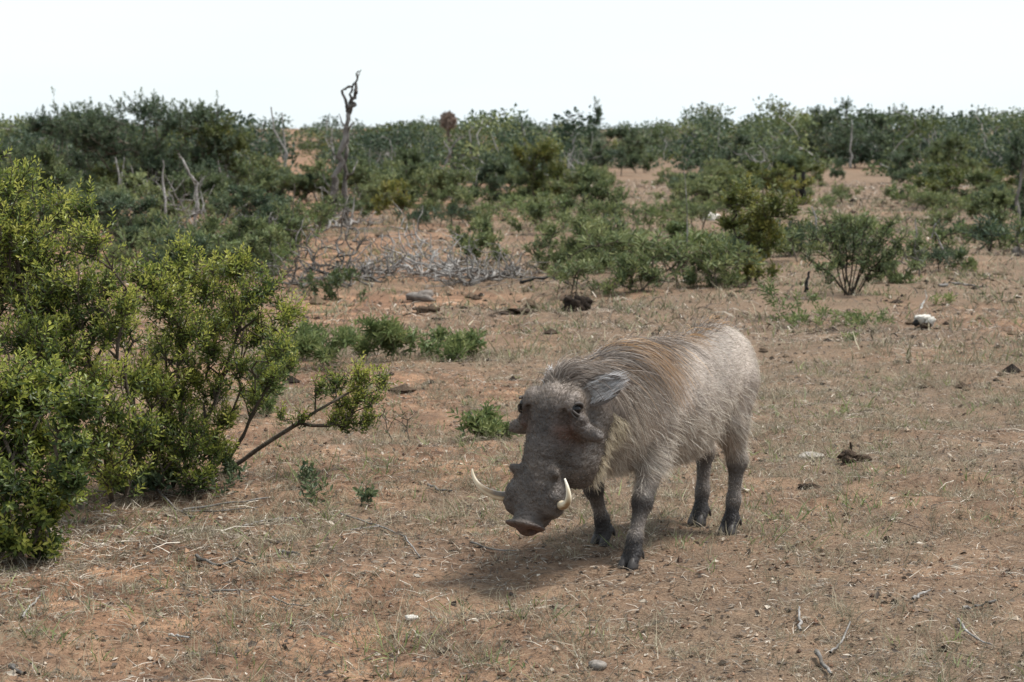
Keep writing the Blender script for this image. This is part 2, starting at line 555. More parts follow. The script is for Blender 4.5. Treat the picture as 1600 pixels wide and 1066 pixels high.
plant('leafy_bush', 'dense low leafy bush with large leaves at the lower left edge of the view', 'bush', ground_px(40, 880),
      px_clumps([(20, 620, 75), (75, 600, 55), (105, 640, 55), (40, 690, 80), (110, 700, 50), (20, 760, 75), (70, 790, 60), (10, 840, 60), (55, 850, 40),
                 (-60, 700, 110), (-80, 600, 100), (-60, 800, 90), (130, 620, 30), (100, 745, 45)], 7.55, gq, 1.1, .13),
      3900, seed=31, group='shrubs of the near thicket', tint=0.36, r_tip=.0013, power=.36, r_max=.012, droop=.35, opening=(.55, 1.35),
      **{**NEAR, 'leaf': (0.033, 0.014), 'tpl': FULL},
      roots=[ground_px(40, 880), ground_px(-30, 880), ground_px(90, 850)])
plant('leafy_bush', 'tallest leafy bush at the left edge with brown upright stems and yellow green tips', 'bush', ground_px(130, 790),
      px_clumps([(15, 290, 55), (35, 340, 60), (100, 320, 45), (60, 400, 70), (140, 370, 45), (15, 440, 80), (110, 450, 60), (165, 440, 45), (30, 530, 75),
                 (110, 540, 60), (180, 510, 45), (215, 425, 35), (-50, 340, 90), (-60, 460, 100), (150, 590, 45), (205, 590, 40), (60, 460, 60),
                 (170, 640, 50), (70, 545, 50), (130, 320, 28), (90, 490, 60), (60, 620, 60), (150, 500, 50), (190, 470, 40), (20, 380, 60), (150, 690, 50),
                 (110, 740, 50), (240, 600, 40), (180, 740, 45), (235, 440, 30), (215, 660, 40)], 8.45, gq, 1.0, .2, 1.22),
      3100, seed=32, group='shrubs of the near thicket', tint=0.49, r_tip=.0013, power=.36, r_max=.012,
      stems=[stem_px([(170, 790), (150, 640), (128, 520), (118, 400), (105, 330)], 8.5, 8.4),
             stem_px([(120, 800), (90, 650), (50, 520), (25, 400), (15, 300)], 8.5, 8.6),
             stem_px([(190, 780), (205, 640), (180, 560), (196, 450)], 8.6, 8.3),
             stem_px([(60, 810), (10, 650), (-40, 450)], 8.4, 8.4)],
      roots=[ground_px(140, 795)], **NEAR)
plant('leafy_bush', 'rounded leafy bush with dark upright stems showing under its crown', 'bush', ground_px(300, 765),
      px_clumps([(285, 425, 45), (255, 470, 50), (320, 450, 45), (365, 415, 35), (400, 455, 40), (440, 490, 28), (340, 500, 50), (400, 520, 45), (290, 520, 55),
                 (245, 545, 40), (430, 540, 30), (375, 570, 35), (300, 585, 40), (240, 690, 55), (290, 700, 50), (200, 690, 45), (330, 690, 35), (215, 740, 40),
                 (260, 650, 40), (300, 660, 30), (420, 590, 28), (385, 400, 18), (330, 540, 40), (270, 610, 45), (230, 590, 40), (350, 650, 32), (310, 742, 32), (370, 480, 40),
                 (420, 440, 22), (260, 735, 42), (180, 760, 35), (330, 610, 32), (390, 620, 24), (340, 705, 28), (285, 385, 20), (455, 480, 20)], 9.0, gq, 1.0, .18, 1.28),
      3700, seed=33, group='shrubs of the near thicket', tint=0.49, r_tip=.0012, power=.34, r_max=.0085,
      stems=[stem_px([(285, 760), (278, 660), (276, 560), (285, 450)], 9.1, 9.0),
             stem_px([(265, 765), (262, 650), (255, 540), (262, 480)], 9.0, 9.0),
             stem_px([(325, 755), (318, 660), (345, 590), (370, 520), (390, 440)], 9.1, 8.9),
             stem_px([(235, 770), (232, 650), (222, 560)], 8.9, 9.1),
             stem_px([(345, 745), (390, 650), (430, 580), (455, 560)], 9.2, 9.1)],
      roots=[ground_px(290, 765)], **{**NEAR, 'leaf': (0.027, 0.0103)})
plant('leaning_branch_shrub', 'low shrub leaning out on one bare slanting branch with leafy tufts at its end', 'bush', ground_px(345, 745),
      px_clumps([(560, 585, 36), (595, 592, 24), (525, 590, 28), (560, 615, 30), (500, 600, 24), (545, 655, 32), (575, 650, 24), (520, 650, 22), (470, 645, 18),
                 (440, 640, 16), (535, 625, 26), (455, 560, 18), (585, 618, 20)], 9.25, gq, 1.0, .08),
      5200, seed=34, group='shrubs of the near thicket', tint=0.49, r_tip=.0012, power=.38, r_max=.012,
      stems=[stem_px([(335, 748), (375, 722), (420, 690), (455, 668), (490, 645), (525, 625), (560, 605)], 9.3, 9.25),
             stem_px([(340, 748), (370, 690), (400, 640), (440, 585)], 9.3, 9.3)],
      roots=[ground_px(345, 745)], **{**NEAR, 'leaf': (0.024, 0.009)})

# ---- small plants near the bush and the animal
gh = np.random.default_rng(5)


def herb(name, label, px, py, w, h, seed, mat=None, n=5, leaf=(0.04, 0.012), per=1900, nl=10, cat='plant', group='small green plants', tpl=FULL, **kw):
    b = ground_px(px, py); d = b[1]; s = d / FPX
    g = np.random.default_rng(seed)
    cl = []
    for i in range(n):
        x = b[0] + g.uniform(-.42, .42) * w * s; y = d + g.uniform(-.4, .4) * w * s
        z = g.uniform(.2, .75) * h * s
        cl.append([x, y, z, w * s * .28, w * s * .28, max(.02, h * s * .3)])
    rts = [b + np.array([g.uniform(-.4, .4) * w * s, g.uniform(-.3, .3) * w * s, 0]) for _ in range(n + 2)]
    a = dict(tint=.5, r_tip=.0009, power=.3, sides=3, seg=.07, wig=.005, shoot=.07, r_max=.004, bark_tint=.6, young=.4)
    a.update(kw)
    return plant(name, label, cat, b, cl, per, nl, leaf, tpl, mat or M_LEAF_HERB, roots=rts, seed=seed, group=group, **a)


herb('green_plant', 'bright green leafy plant just left of the animal head', 745, 692, 105, 66, 41, n=8, leaf=(.044, .015))
herb('green_plant', 'green plant patch behind the leaning branch tufts', 590, 560, 90, 68, 42, n=6, leaf=(.06, .015))
herb('green_plant', 'low spreading green plant patch beyond the bright leafy plant', 690, 556, 120, 42, 43, n=8, leaf=(.055, .015))
herb('green_plant', 'tall green plant between the round bush and the open ground', 505, 570, 95, 66, 44, n=7, leaf=(.055, .015))
herb('green_plant', 'small sprig with oval leaves among dead twigs below the leaning branch', 560, 795, 60, 36, 45, n=3, leaf=(.035, .016), per=700, nl=7, mat=M_LEAF_DARK, tint=.8)
herb('green_plant', 'sparse dark leaved seedling at the foot of the leaning branch', 465, 772, 62, 75, 46, n=4, leaf=(.036, .016), per=520, nl=7, mat=M_LEAF_DARK, tint=.7)
herb('green_plant', 'green plant patch just behind the round leafy bush', 440, 600, 90, 70, 251, n=7, leaf=(.05, .014), tint=.4)
herb('green_plant', 'loose green plant between the round bush stems and the leaning branch', 395, 655, 85, 70, 252, n=6, leaf=(.045, .014), tint=.45)
herb('green_plant', 'green plant growing up behind the slanting stems', 470, 555, 80, 58, 253, n=6, leaf=(.05, .014), tint=.4)
herb('green_plant', 'dark leaved low plant at the foot of the round leafy bush', 330, 768, 100, 50, 254, n=6, leaf=(.036, .016), mat=M_LEAF_DARK, tint=.7, per=1200)
herb('green_plant', 'dark leaved low plant under the tallest leafy bush', 215, 775, 110, 45, 255, n=6, leaf=(.036, .016), mat=M_LEAF_DARK, tint=.6, per=1200)
herb('green_plant', 'dark sprawling seedling at the edge of the twig litter', 490, 790, 50, 40, 256, n=3, leaf=(.034, .016), mat=M_LEAF_DARK, tint=.7, per=700, nl=7)
herb('thin_shrub', 'thin half bare twiggy shrub standing between leafy tufts and animal', 625, 690, 95, 75, 47, n=6, leaf=(.02, .007), per=900, nl=5, mat=M_LEAF_GREY, bare=.35, r_tip=.0016, r_max=.006)
herb('green_plant', 'short green plant at the edge of the dung strewn ground', 575, 545, 50, 42, 48, n=4, leaf=(.05, .01))
herb('green_plant', 'tiny green tuft on bare soil near the skull', 1330, 540, 36, 22, 49, n=3, leaf=(.04, .009), tpl=BLADE)
herb('green_plant', 'pale green sprout beside the skull', 1475, 478, 30, 28, 50, n=3, leaf=(.05, .016), tint=.9)
herb('green_plant', 'small green plant in front of the fan shaped shrub', 1290, 506, 150, 30, 51, n=9, leaf=(.05, .016), per=420)
herb('green_plant', 'leafy green weed at the left foot of the fan shaped shrub', 1240, 496, 90, 60, 52, n=6, leaf=(.055, .014), per=420, tint=.4)

# ---- shrubs of the middle distance
def shrub(label, px, py, top, w, seed, mat=M_LEAF_DARK, name='scrub_bush', n=8, leaf=(0.05, 0.021), per=None, nl=12, cat='bush', group='scrub bushes on the open ground',
          fan=False, lean=0.0, cover=1.0, **kw):
    b = ground_px(px, py); d = b[1]; s = d / FPX
    g = np.random.default_rng(seed)
    W = w * s * 1.18; H = (py - top) * s * 1.04
    k = max(1.0, d / 30.0)
    cl = []
    n = int(n * 1.8)
    for i in range(n):
        a = g.uniform(0, 6.28); rr = g.random() ** .6
        zz = g.uniform(.1, .82)
        spread = .4 * (1 - .5 * max(0, zz - .45) / .55) if not fan else .12 + .3 * zz
        jit = g.uniform(.6, 1.15)
        cl.append([b[0] + math.cos(a) * rr * W * spread + lean * zz * W, d + math.sin(a) * rr * W * spread, H * zz,
                   W * .17 * jit, W * .17 * jit, H * .17 * jit])
    cl.append([b[0] + g.uniform(-.15, .15) * W, d, H * .82, W * .14, W * .14, H * .17])
    vol = sum((c[3] * c[4] * c[5]) ** (2 / 3) for c in cl)
    if per is None: per = 620 * cover / k ** 1.1 / max(vol, .05) ** .3
    rts = [b + np.array([g.uniform(-.2, .2) * W, g.uniform(-.2, .2) * W, 0]) for _ in range(9)]
    a = dict(tint=.5, power=.36, shell=.75, bare=.06, r_tip=.0024 * k ** .5, sides=3, seg=.17 * k, wig=.02, shoot=.13 * k ** .5, r_max=.022, bark_tint=.65, young=.35, bf=.12)
    a.update(kw)
    return plant(name, label, cat, b, cl, per, nl, (leaf[0] * 1.2 * k ** .6, leaf[1] * 1.3 * k ** .6), LITE, mat, roots=rts, seed=seed, group=group, **a)


OPEN = 'scrub bushes on the open ground'
FARB = 'bushes along the thicket edge'
shrub('yellow green shrub leaning left with bare stems at its foot, right of centre', 1150, 440, 285, 150, 61, M_LEAF_OLIVE, n=10, lean=.28, cover=1.2, tint=.5)
_f = ground_px(1332, 466)
_ft = [(1262, 352), (1285, 338), (1310, 325), (1335, 335), (1358, 330), (1385, 345), (1405, 330), (1420, 362), (1250, 392), (1300, 350), (1372, 360), (1390, 392)]
_fg = np.random.default_rng(62)
_fs = []; _fc = []
for _x, _y in _ft:
    _d = _f[1] + _fg.normal(0, .25)
    _fs.append([_f + np.array([_fg.normal(0, .03), _fg.normal(0, .04), -.03]), at_px(1332 + (_x - 1332) * .35, 466 + (_y - 466) * .45, (_f[1] + _d) / 2), at_px(1332 + (_x - 1332) * .75, 466 + (_y - 466) * .8, _d), at_px(_x, _y, _d)])
    for _u in (.45, .65, .85):
        _c = at_px(1332 + (_x - 1332) * _u, 466 + (_y - 466) * _u ** .9, _d); _fc.append([*_c, .11, .11, .10])
plant('scrub_bush', 'fan shaped shrub with dark bare stems spreading from one foot', 'bush', _f, _fc, 760, 9, (.05, .018), LITE, M_LEAF_GREY, stems=_fs, roots=[_f], seed=62,
      group='scrub bushes on the open ground', tint=.42, r_tip=.0028, power=.33, r_max=.009, bark_tint=.12, seg=.1, wig=.01, shoot=.12, shell=.75, bf=.05)
shrub('low shrub behind the fan shaped shrub on its right', 1432, 430, 368, 100, 63, M_LEAF_GREY, n=6, cover=.7)
shrub('bushy grey green shrub with brown patch near the right edge', 1560, 372, 292, 120, 64, M_LEAF_GREY, n=8)
shrub('small green bush on bare ground by the right edge', 1508, 425, 383, 42, 65, M_LEAF_GREY, n=4)
shrub('yellowish bush behind the charred stumps', 1205, 322, 258, 140, 66, M_LEAF_OLIVE, n=9, tint=.7)
shrub('small round dark bush alone on the far clearing', 1305, 282, 246, 36, 67, M_LEAF_DARK, n=5, tint=.6)
shrub('small bush in the middle of the right clearing', 1400, 315, 286, 38, 68, M_LEAF_GREY, n=4)
shrub('two lobed bush on the right clearing edge', 1455, 302, 268, 60, 69, M_LEAF_DARK, n=5)
shrub('dark round bush left of the yellowish bush', 1082, 299, 244, 86, 70, M_LEAF_DARK, n=7)
shrub('green weedy bush before the clearing, right of centre', 1062, 440, 368, 130, 71, M_LEAF_GREY, n=8, cover=.8, leaf=(.06, .016))
shrub('low green weedy clump nearest the animal back', 985, 458, 388, 120, 72, M_LEAF_GREY, n=8, cover=.8, leaf=(.06, .016), tint=.55)
shrub('tall loose green weeds beside the small dark bush', 905, 428, 330, 150, 73, M_LEAF_GREY, n=10, cover=.75, leaf=(.065, .016), tint=.6)
shrub('small dark round bush in the middle of the open ground', 957, 372, 334, 46, 74, M_LEAF_DARK, n=5)
shrub('tiny green bush on the reddish ground right of the weeds', 1052, 384, 346, 60, 75, M_LEAF_HERB, n=4, tint=.3)
shrub('green bush right behind the brushwood pile', 742, 412, 338, 110, 76, M_LEAF_GREY, n=8)
shrub('bush with grey twigs right of the dead tree foot', 722, 348, 284, 120, 77, M_LEAF_GREY, n=8, cover=.8)
shrub('yellow green sapling bush beside the pale stone', 622, 348, 274, 84, 78, M_LEAF_OLIVE, n=7, tint=.65, cover=.7)
shrub('olive yellow bush with dark stem in the centre of the thicket edge', 830, 322, 216, 130, 79, M_LEAF_OLIVE, n=10, tint=.5)
shrub('grey green bush right of the olive yellow bush', 925, 322, 254, 110, 80, M_LEAF_GREY, n=8)
shrub('dark green bush on the thicket edge above the weeds', 968, 272, 192, 110, 81, M_LEAF_DARK, n=9, group=FARB)
shrub('rounded green bush behind the yellow green sapling', 640, 322, 226, 150, 82, M_LEAF_GREY, n=10, tint=.3)
shrub('green bush left of the dead tree', 488, 318, 244, 110, 83, M_LEAF_GREY, n=8)
shrub('dark low bush on the far reddish clearing left of the dead tree', 434, 254, 214, 62, 84, M_LEAF_DARK, n=6, group=FARB)
shrub('large dark bush with airy twigs against the sky, left', 225, 322, 146, 290, 85, M_LEAF_DARK, n=18, group=FARB, cover=1.35, tint=.42)
shrub('broad dark bush beside the largest one at the left', 90, 318, 172, 200, 86, M_LEAF_DARK, n=12, group=FARB, cover=1.2)
shrub('bush with yellow leaves right of the largest dark bush', 335, 322, 178, 150, 87, M_LEAF_OLIVE, n=11, group=FARB, tint=.25, cover=1.1)
shrub('green undergrowth bush below the dead grey stems', 350, 412, 330, 170, 88, M_LEAF_GREY, n=10, tint=.4)
shrub('shadowed undergrowth bush behind the tallest leafy bush', 210, 400, 290, 190, 89, M_LEAF_DARK, n=11, tint=.55)
shrub('low green bush right of the leaning dark log', 450, 400, 330, 90, 90, M_LEAF_GREY, n=7, tint=.35)
shrub('undergrowth bush among the dead stems', 290, 352, 262, 130, 91, M_LEAF_GREY, n=8, cover=.7, tint=.3)
shrub('bush under the brushwood pile left end', 520, 462, 415, 110, 92, M_LEAF_GREY, n=6, cover=.6, tint=.25)
shrub('bush with upright stems at the right edge of the view', 1592, 350, 205, 90, 93, M_LEAF_DARK, n=10, group=FARB)
shrub('grey green bush left of the right edge bush', 1490, 285, 205, 110, 94, M_LEAF_GREY, n=9, group=FARB, tint=.4)
shrub('tall dark crown highest on the right skyline', 1300, 262, 150, 120, 95, M_LEAF_DARK, n=11, group=FARB)
shrub('dark crown standing above the skyline, centre right', 928, 262, 156, 60, 96, M_LEAF_DARK, n=7, group=FARB)
shrub('dense bush on the thicket edge beyond the round dark bush', 1385, 262, 165, 110, 97, M_LEAF_DARK, n=10, group=FARB)
shrub('bush low on the far clearing, right of the centre', 1150, 275, 205, 110, 98, M_LEAF_DARK, n=9, group=FARB, tint=.35)
shrub('low bush left of the dark round bush', 1010, 268, 200, 90, 99, M_LEAF_GREY, n=8, group=FARB, tint=.3)


shrub('green undergrowth bush between the dead stems and the brushwood', 410, 432, 352, 120, 160, M_LEAF_GREY, n=9, tint=.45, cover=.8)
shrub('dark undergrowth behind the round leafy bush', 300, 440, 360, 150, 161, M_LEAF_DARK, n=9, tint=.5, cover=.8)
shrub('low bush far left behind the tallest leafy bush', 60, 380, 215, 170, 162, M_LEAF_GREY, n=11, tint=.3)
shrub('low spreading bush on the left undergrowth edge', 380, 352, 250, 140, 163, M_LEAF_GREY, n=9, tint=.3)
shrub('small grey green bush left of the forked pale stem', 400, 310, 235, 110, 164, M_LEAF_GREY, n=8, tint=.45)
shrub('bush close behind the dead tree on its right', 575, 325, 240, 100, 165, M_LEAF_GREY, n=8, tint=.35)
shrub('twiggy bush at the foot of the dead tree', 535, 352, 300, 100, 166, M_LEAF_GREY, n=7, cover=.6, tint=.3)
shrub('dark bush between the forked trunk and the olive yellow bush', 765, 318, 232, 110, 167, M_LEAF_DARK, n=9, tint=.5)
shrub('green bush low in front of the forked dead trunk', 690, 335, 262, 110, 168, M_LEAF_GREY, n=8, tint=.5)
shrub('low bush on the ground right of the brushwood bush', 835, 372, 310, 80, 169, M_LEAF_GREY, n=6, cover=.6, tint=.4)
shrub('green bush behind the dark stumps on the left', 1165, 330, 270, 90, 170, M_LEAF_GREY, n=7, tint=.45)
shrub('small bush right of the leaning yellow green shrub', 1255, 400, 345, 80, 171, M_LEAF_GREY, n=6, cover=.7)
shrub('weedy green clump at the foot of the leaning shrub', 1110, 452, 395, 110, 172, M_LEAF_GREY, n=7, cover=.7, leaf=(.06, .016), tint=.55)
shrub('low grey bush right of the fan shaped shrub foot', 1400, 450, 400, 90, 173, M_LEAF_GREY, n=6, cover=.55)
shrub('green bush near the right edge below the tall one', 1530, 330, 262, 90, 174, M_LEAF_GREY, n=7, tint=.35)
shrub('dark bush on the right clearing margin', 1420, 285, 222, 90, 175, M_LEAF_DARK, n=8, group=FARB)
shrub('low dark bush at the far clearing, centre right', 1225, 290, 238, 80, 176, M_LEAF_DARK, n=7, group=FARB)
shrub('sparse weedy bush beside the weeds on the open ground', 850, 408, 362, 70, 177, M_LEAF_GREY, n=5, cover=.5, leaf=(.06, .016), tint=.5)

# low weed clumps that nothing tells apart
def weed_clumps():
    g = np.random.default_rng(19)
    protos = []
    for k in range(4):
        mat = [M_LEAF_GREY, M_LEAF_HERB, M_LEAF_GREY, M_LEAF_DARK][k]
        r0 = herb('weed_clump', 'low grey green weed clump on the open reddish ground', 700, 400, 75, 46, 190 + k, mat, n=9, leaf=(.07, .018), per=420, nl=9, cat='weeds', group='low weed clumps on the open ground', tpl=LITE, r_tip=.003, r_max=.008, tint=.5)
        protos.append(r0)
    zones = [(430, 900, 285, 375, 24, 'low weed clump between the dead tree and the olive yellow bush'), (880, 1160, 335, 462, 20, 'low weed clump around the loose green weeds right of centre'),
             (1160, 1245, 300, 420, 10, 'low weed clump by the leaning yellow green shrub'), (1290, 1600, 290, 430, 24, 'low weed clump on the right clearing'), (130, 450, 330, 440, 22, 'low weed clump in the undergrowth below the dead stems')]
    first = set()
    for x0, x1, y0, y1, m, lab in zones:
        for _ in range(m):
            k = int(g.integers(0, 4)); src = protos[k]
            b = ground_px(g.uniform(x0, x1), g.uniform(y0, y1)); b[2] = float(height(b[0], b[1])) - .01
            sc = g.uniform(.6, 1.5); rz = g.uniform(0, 6.28)
            if k in first:
                o = src.copy(); COL.objects.link(o)
                for ch in src.children:
                    c = ch.copy(); COL.objects.link(c); c.parent = o
            else:
                o = src; first.add(k)
            o['label'] = lab; o['group'] = lab.replace('low weed clump', 'weed clumps')
            o.location = b; o.rotation_euler = (0, 0, rz); o.scale = (sc * g.uniform(.9, 1.4), sc * g.uniform(.9, 1.4), sc)


weed_clumps()


def scrub_band():
    g = np.random.default_rng(23)
    protos = [shrub('grey green scrub bush', 700, 320, 250, 120, 520 + k, [M_LEAF_GREY, M_LEAF_DARK, M_LEAF_OLIVE, M_LEAF_GREY][k], n=8, cover=[1, 1.1, .8, .7][k], tint=[.35, .5, .35, .6][k]) for k in range(4)]
    zones = [(430, 900, 272, 335, 16, 'scrub bush in the band between the dead tree and the olive yellow bush'), (920, 1250, 268, 345, 14, 'scrub bush scattered on the far clearing right of centre'),
             (20, 430, 285, 380, 12, 'scrub bush of the dense undergrowth at the left'), (1440, 1600, 275, 345, 6, 'scrub bush scattered at the far right')]
    used = set()
    for x0, x1, y0, y1, m, lab in zones:
        for _ in range(m):
            k = int(g.integers(0, 4)); src = protos[k]
            b = ground_px(g.uniform(x0, x1), g.uniform(y0, y1)); b[2] = float(height(b[0], b[1])) - .02
            if k in used:
                o = src.copy(); COL.objects.link(o)
                for ch in src.children:
                    c = ch.copy(); COL.objects.link(c); c.parent = o
            else:
                o = src; used.add(k)
            sc = g.uniform(.55, 1.05)
            o['label'] = lab; o['group'] = lab.replace('scrub bush', 'scrub bushes')
            o.location = b; o.rotation_euler = (0, 0, g.uniform(0, 6.28)); o.scale = (sc * g.uniform(.9, 1.4), sc * g.uniform(.9, 1.4), sc)


scrub_band()

# ---- the far thicket that closes the horizon: one mass
def build_thicket():
    g = np.random.default_rng(77)
    protos = []
    for k in range(14):
        n = 13; cl = []
        H = 1.0; W = g.uniform(.9, 1.35)
        for i in range(n):
            a = g.uniform(0, 6.28); rr = g.random() ** .6; zz = g.uniform(.06, .2) if i < 5 else g.uniform(.15, .85)
            cl.append([math.cos(a) * rr * W * .4, math.sin(a) * rr * W * .4, zz, W * g.uniform(.14, .24), W * g.uniform(.14, .24), g.uniform(.1, .18)])
        cl = np.array(cl)
        m = 780 if k < 7 else 400; big = .93 if k < 7 else 1.22
        ci = g.integers(0, n, m)
        v = nrm(g.normal(0, 1, (m, 3)))
        P = cl[ci, :3] + v * (g.random(m) ** .45)[:, None] * cl[ci, 3:6]
        P[:, 2] = np.maximum(P[:, 2], .03)
        D = nrm(g.normal(0, 1, (m, 3)) + v * .6 + np.array([0, 0, .3]))
        Nn = nrm(v + g.normal(0, .6, (m, 3)) + np.array([0, 0, .5]))
        V, F = leaf_mesh(P, D, Nn, g.uniform(.048, .092, m) * big, g.uniform(.028, .05, m) * big, LITE)
        tint = np.clip(np.repeat(g.normal(.45, .16, n)[ci] + g.normal(0, .14, m), 4), 0, 1)
        # grey trunks
        rts = [np.array([g.uniform(-.12, .12), g.uniform(-.12, .12), -.03]) for _ in range(3)]
        A, par, tips = grow(rts, cl[:, :3] + np.array([0, 0, .08]), .14, .3, .02, (), g)
        R = pipe_radii(par, tips, .005, .4, .012)
        BV, BF = branch_mesh(A, par, R, 3)
        protos.append((V, F[0], tint, BV, BF))
    leafV = []; leafF = []; leafT = []; mi = []; n0 = 0
    placed = []
    tries = 0
    while len(placed) < 430 and tries < 60000:
        tries += 1
        px = g.uniform(-140, 1740)
        d = 46 + 150 * g.random() ** 1.9
        py = HORIZON + FPX * CAM_H / d
        if 400 < px < 510: lim = 246
        elif px <= 400: lim = 308
        elif px <= 900: lim = 292
        elif px <= 1000: lim = 266
        elif px <= 1250: lim = 268
        elif px <= 1420: lim = 258
        else: lim = 276
        if py > lim + g.normal(0, 3): continue
        x = (px - 800) * d / FPX
        if any((x - a) ** 2 + (d - b) ** 2 < (.85 + d / 170) ** 2 for a, b in placed): continue
        placed.append((x, d))
        hgt = np.clip(g.normal(1.75, .25), 1.2, 2.6)
        hgt *= 1.2 if px > 1080 else .88
        if d > 120: hgt *= 1.1
        k = int(g.integers(0, 7)) + (0 if d < 118 else 7); V, F, T, BV, BF = protos[k]
        a = g.uniform(0, 6.28); R = np.array([[math.cos(a), -math.sin(a), 0], [math.sin(a), math.cos(a), 0], [0, 0, 1]])
        S = np.array([hgt * g.uniform(.95, 1.35), hgt * g.uniform(.95, 1.35), hgt])
        o = np.array([x, d, float(height(x, d))])
        sp = int(g.choice([0, 0, 0, 0, 0, 0, 0, 1, 2]))
        leafV.append((V @ R.T) * S + o); leafF.append(F + n0); leafT.append(np.clip(T + g.normal(-.08, .1), 0, 1)); mi.append(np.full(len(F), sp)); n0 += len(V)
        leafV.append((BV @ R.T) * S + o); leafF.append(BF + n0); leafT.append(np.full(len(BV), g.uniform(.25, .8))); mi.append(np.full(len(BF), 3)); n0 += len(BV)
    for k in range(170):
        x, d = placed[int(g.integers(0, len(placed)))]
        x += g.normal(0, .5); d -= g.uniform(.2, 1.0); z = float(height(x, d)); hh = g.uniform(.7, 1.9)
        pts = np.array([[x + g.normal(0, .06) + u_ * g.normal(0, .15), d, z + hh * u_] for u_ in np.linspace(0, 1, 5)])
        BV, BF = branch_mesh(pts, np.arange(5) - 1, np.linspace(.035, .015, 5), 4)
        leafV.append(BV); leafF.append(BF + n0); leafT.append(np.full(len(BV), g.uniform(.4, .9))); mi.append(np.full(len(BF), 3)); n0 += len(BV)
    me = new_mesh('far_thicket', np.concatenate(leafV), [np.concatenate(leafF)], [M_LEAF_DARK, M_LEAF_OLIVE, M_LEAF_GREY, M_DEAD], {'tint': np.concatenate(leafT)},
                  False, np.concatenate(mi))
    tag(link('far_thicket', me), 'dense dark green thicket closing off the horizon', 'thicket', None, 'stuff')


build_thicket()


# ------------------------------------------------------------------ dead wood
def dead(name, label, cat, base, targets, mat=M_DEAD, r_tip=.006, power=.5, r_max=.06, seg=.12, wig=.02, stems=(), group=None, seed=1, tint=.55, roots=None, bf=.3, sides=6, part=None):
    g = np.random.default_rng(seed)
    base = np.asarray(base, float).copy(); base[2] = float(height(base[0], base[1]))
    if roots is None: roots = [base - np.array([0, 0, .04])] if not stems else []
    P, par, tips = grow(roots, np.asarray(targets, float), seg, bf, wig, stems, g)
    R = pipe_radii(par, tips, r_tip, power, r_max)
    leafless = np.ones(len(P), bool); leafless[par[par >= 0]] = False
    R[leafless] *= .5
    V, F = branch_mesh(P, par, R, sides)
    t = np.repeat(np.clip(tint + g.normal(0, .12, len(P)), 0, 1), sides)
    o = link(name, new_mesh(name, V - base, F, mat, {'tint': t}, True), None, base)
    return tag(o, label, cat, group)


# tall dead tree
dt = ground_px(525, 345)
dD = dt[1]
root = thing('dead_tree', 'tall bare dead tree with forked crooked top against the sky', 'tree', dt)


def dead_part(name, pts, radii, mat, tint, parent, base, sides=7, seed=0):
    g = np.random.default_rng(seed)
    P = [np.array(p, float) for p in pts]
    # resample with a little crookedness
    Q = []; RR = []
    for i in range(len(P) - 1):
        k = 4
        for j in range(k):
            u = j / k
            Q.append(P[i] * (1 - u) + P[i + 1] * u + (g.normal(0, radii[i] * .5, 3) if (i + j) else 0)); RR.append((radii[i] * (1 - u) + radii[i + 1] * u) * g.uniform(.85, 1.15))
    Q.append(P[-1]); RR.append(radii[-1])
    par = np.arange(len(Q)) - 1
    V, F = branch_mesh(np.array(Q), par, np.array(RR), sides)
    t = np.repeat(np.clip(tint + g.normal(0, .15, len(Q)), 0, 1), sides)
    return link(name, new_mesh(name, V - base, F, mat, {'tint': t}, True), parent)


def pp(rows, d, j=0.0, seed=0):
    g = np.random.default_rng(seed)
    return [at_px(x, y, d + g.normal(0, j)) for x, y in rows]


dead_part('trunk', pp([(517, 350), (522, 305), (529, 262), (538, 222), (545, 185), (549, 168)], dD), [.06, .052, .045, .042, .036, .03], M_DEAD, .35, root, dt, seed=1)
dead_part('trunk', pp([(541, 352), (540, 300), (540, 255), (541, 225)], dD + .1), [.045, .04, .032, .025], M_DEAD, .1, root, dt, seed=2)
dead_part('branch', pp([(547, 175), (551, 158), (556, 145), (557, 130), (562, 112)], dD), [.04, .036, .03, .02, .012], M_DEAD, .12, root, dt, seed=3)
dead_part('branch', pp([(546, 178), (541, 160), (538, 142), (543, 138), (552, 136), (557, 128)], dD), [.03, .022, .02, .02, .018, .012], M_DEAD, .12, root, dt, seed=4)
dead_part('branch', pp([(549, 165), (548, 150), (552, 138)], dD + .05), [.025, .02, .015], M_DEAD, .12, root, dt, seed=5)
dead_part('branch', pp([(558, 128), (561, 120), (566, 110)], dD), [.012, .01, .006], M_DEAD, .12, root, dt, seed=6)
dead_part('branch', pp([(543, 225), (547, 200), (553, 192)], dD), [.03, .02, .01], M_DEAD, .4, root, dt, seed=7)

for _i, _p in enumerate([[(531, 252), (522, 240), (516, 222)], [(537, 226), (546, 214), (556, 206)], [(524, 300), (512, 288), (505, 270)], [(540, 280), (552, 268), (560, 250)], [(543, 200), (535, 190), (531, 178)]]):
    dead_part('branch', pp(_p, dD, .05, _i), [.018, .012, .006], M_DEAD, .3, root, dt, 5, 20 + _i)

# bare grey stems standing in the undergrowth, left
GST = 'bare dead stems in the undergrowth'


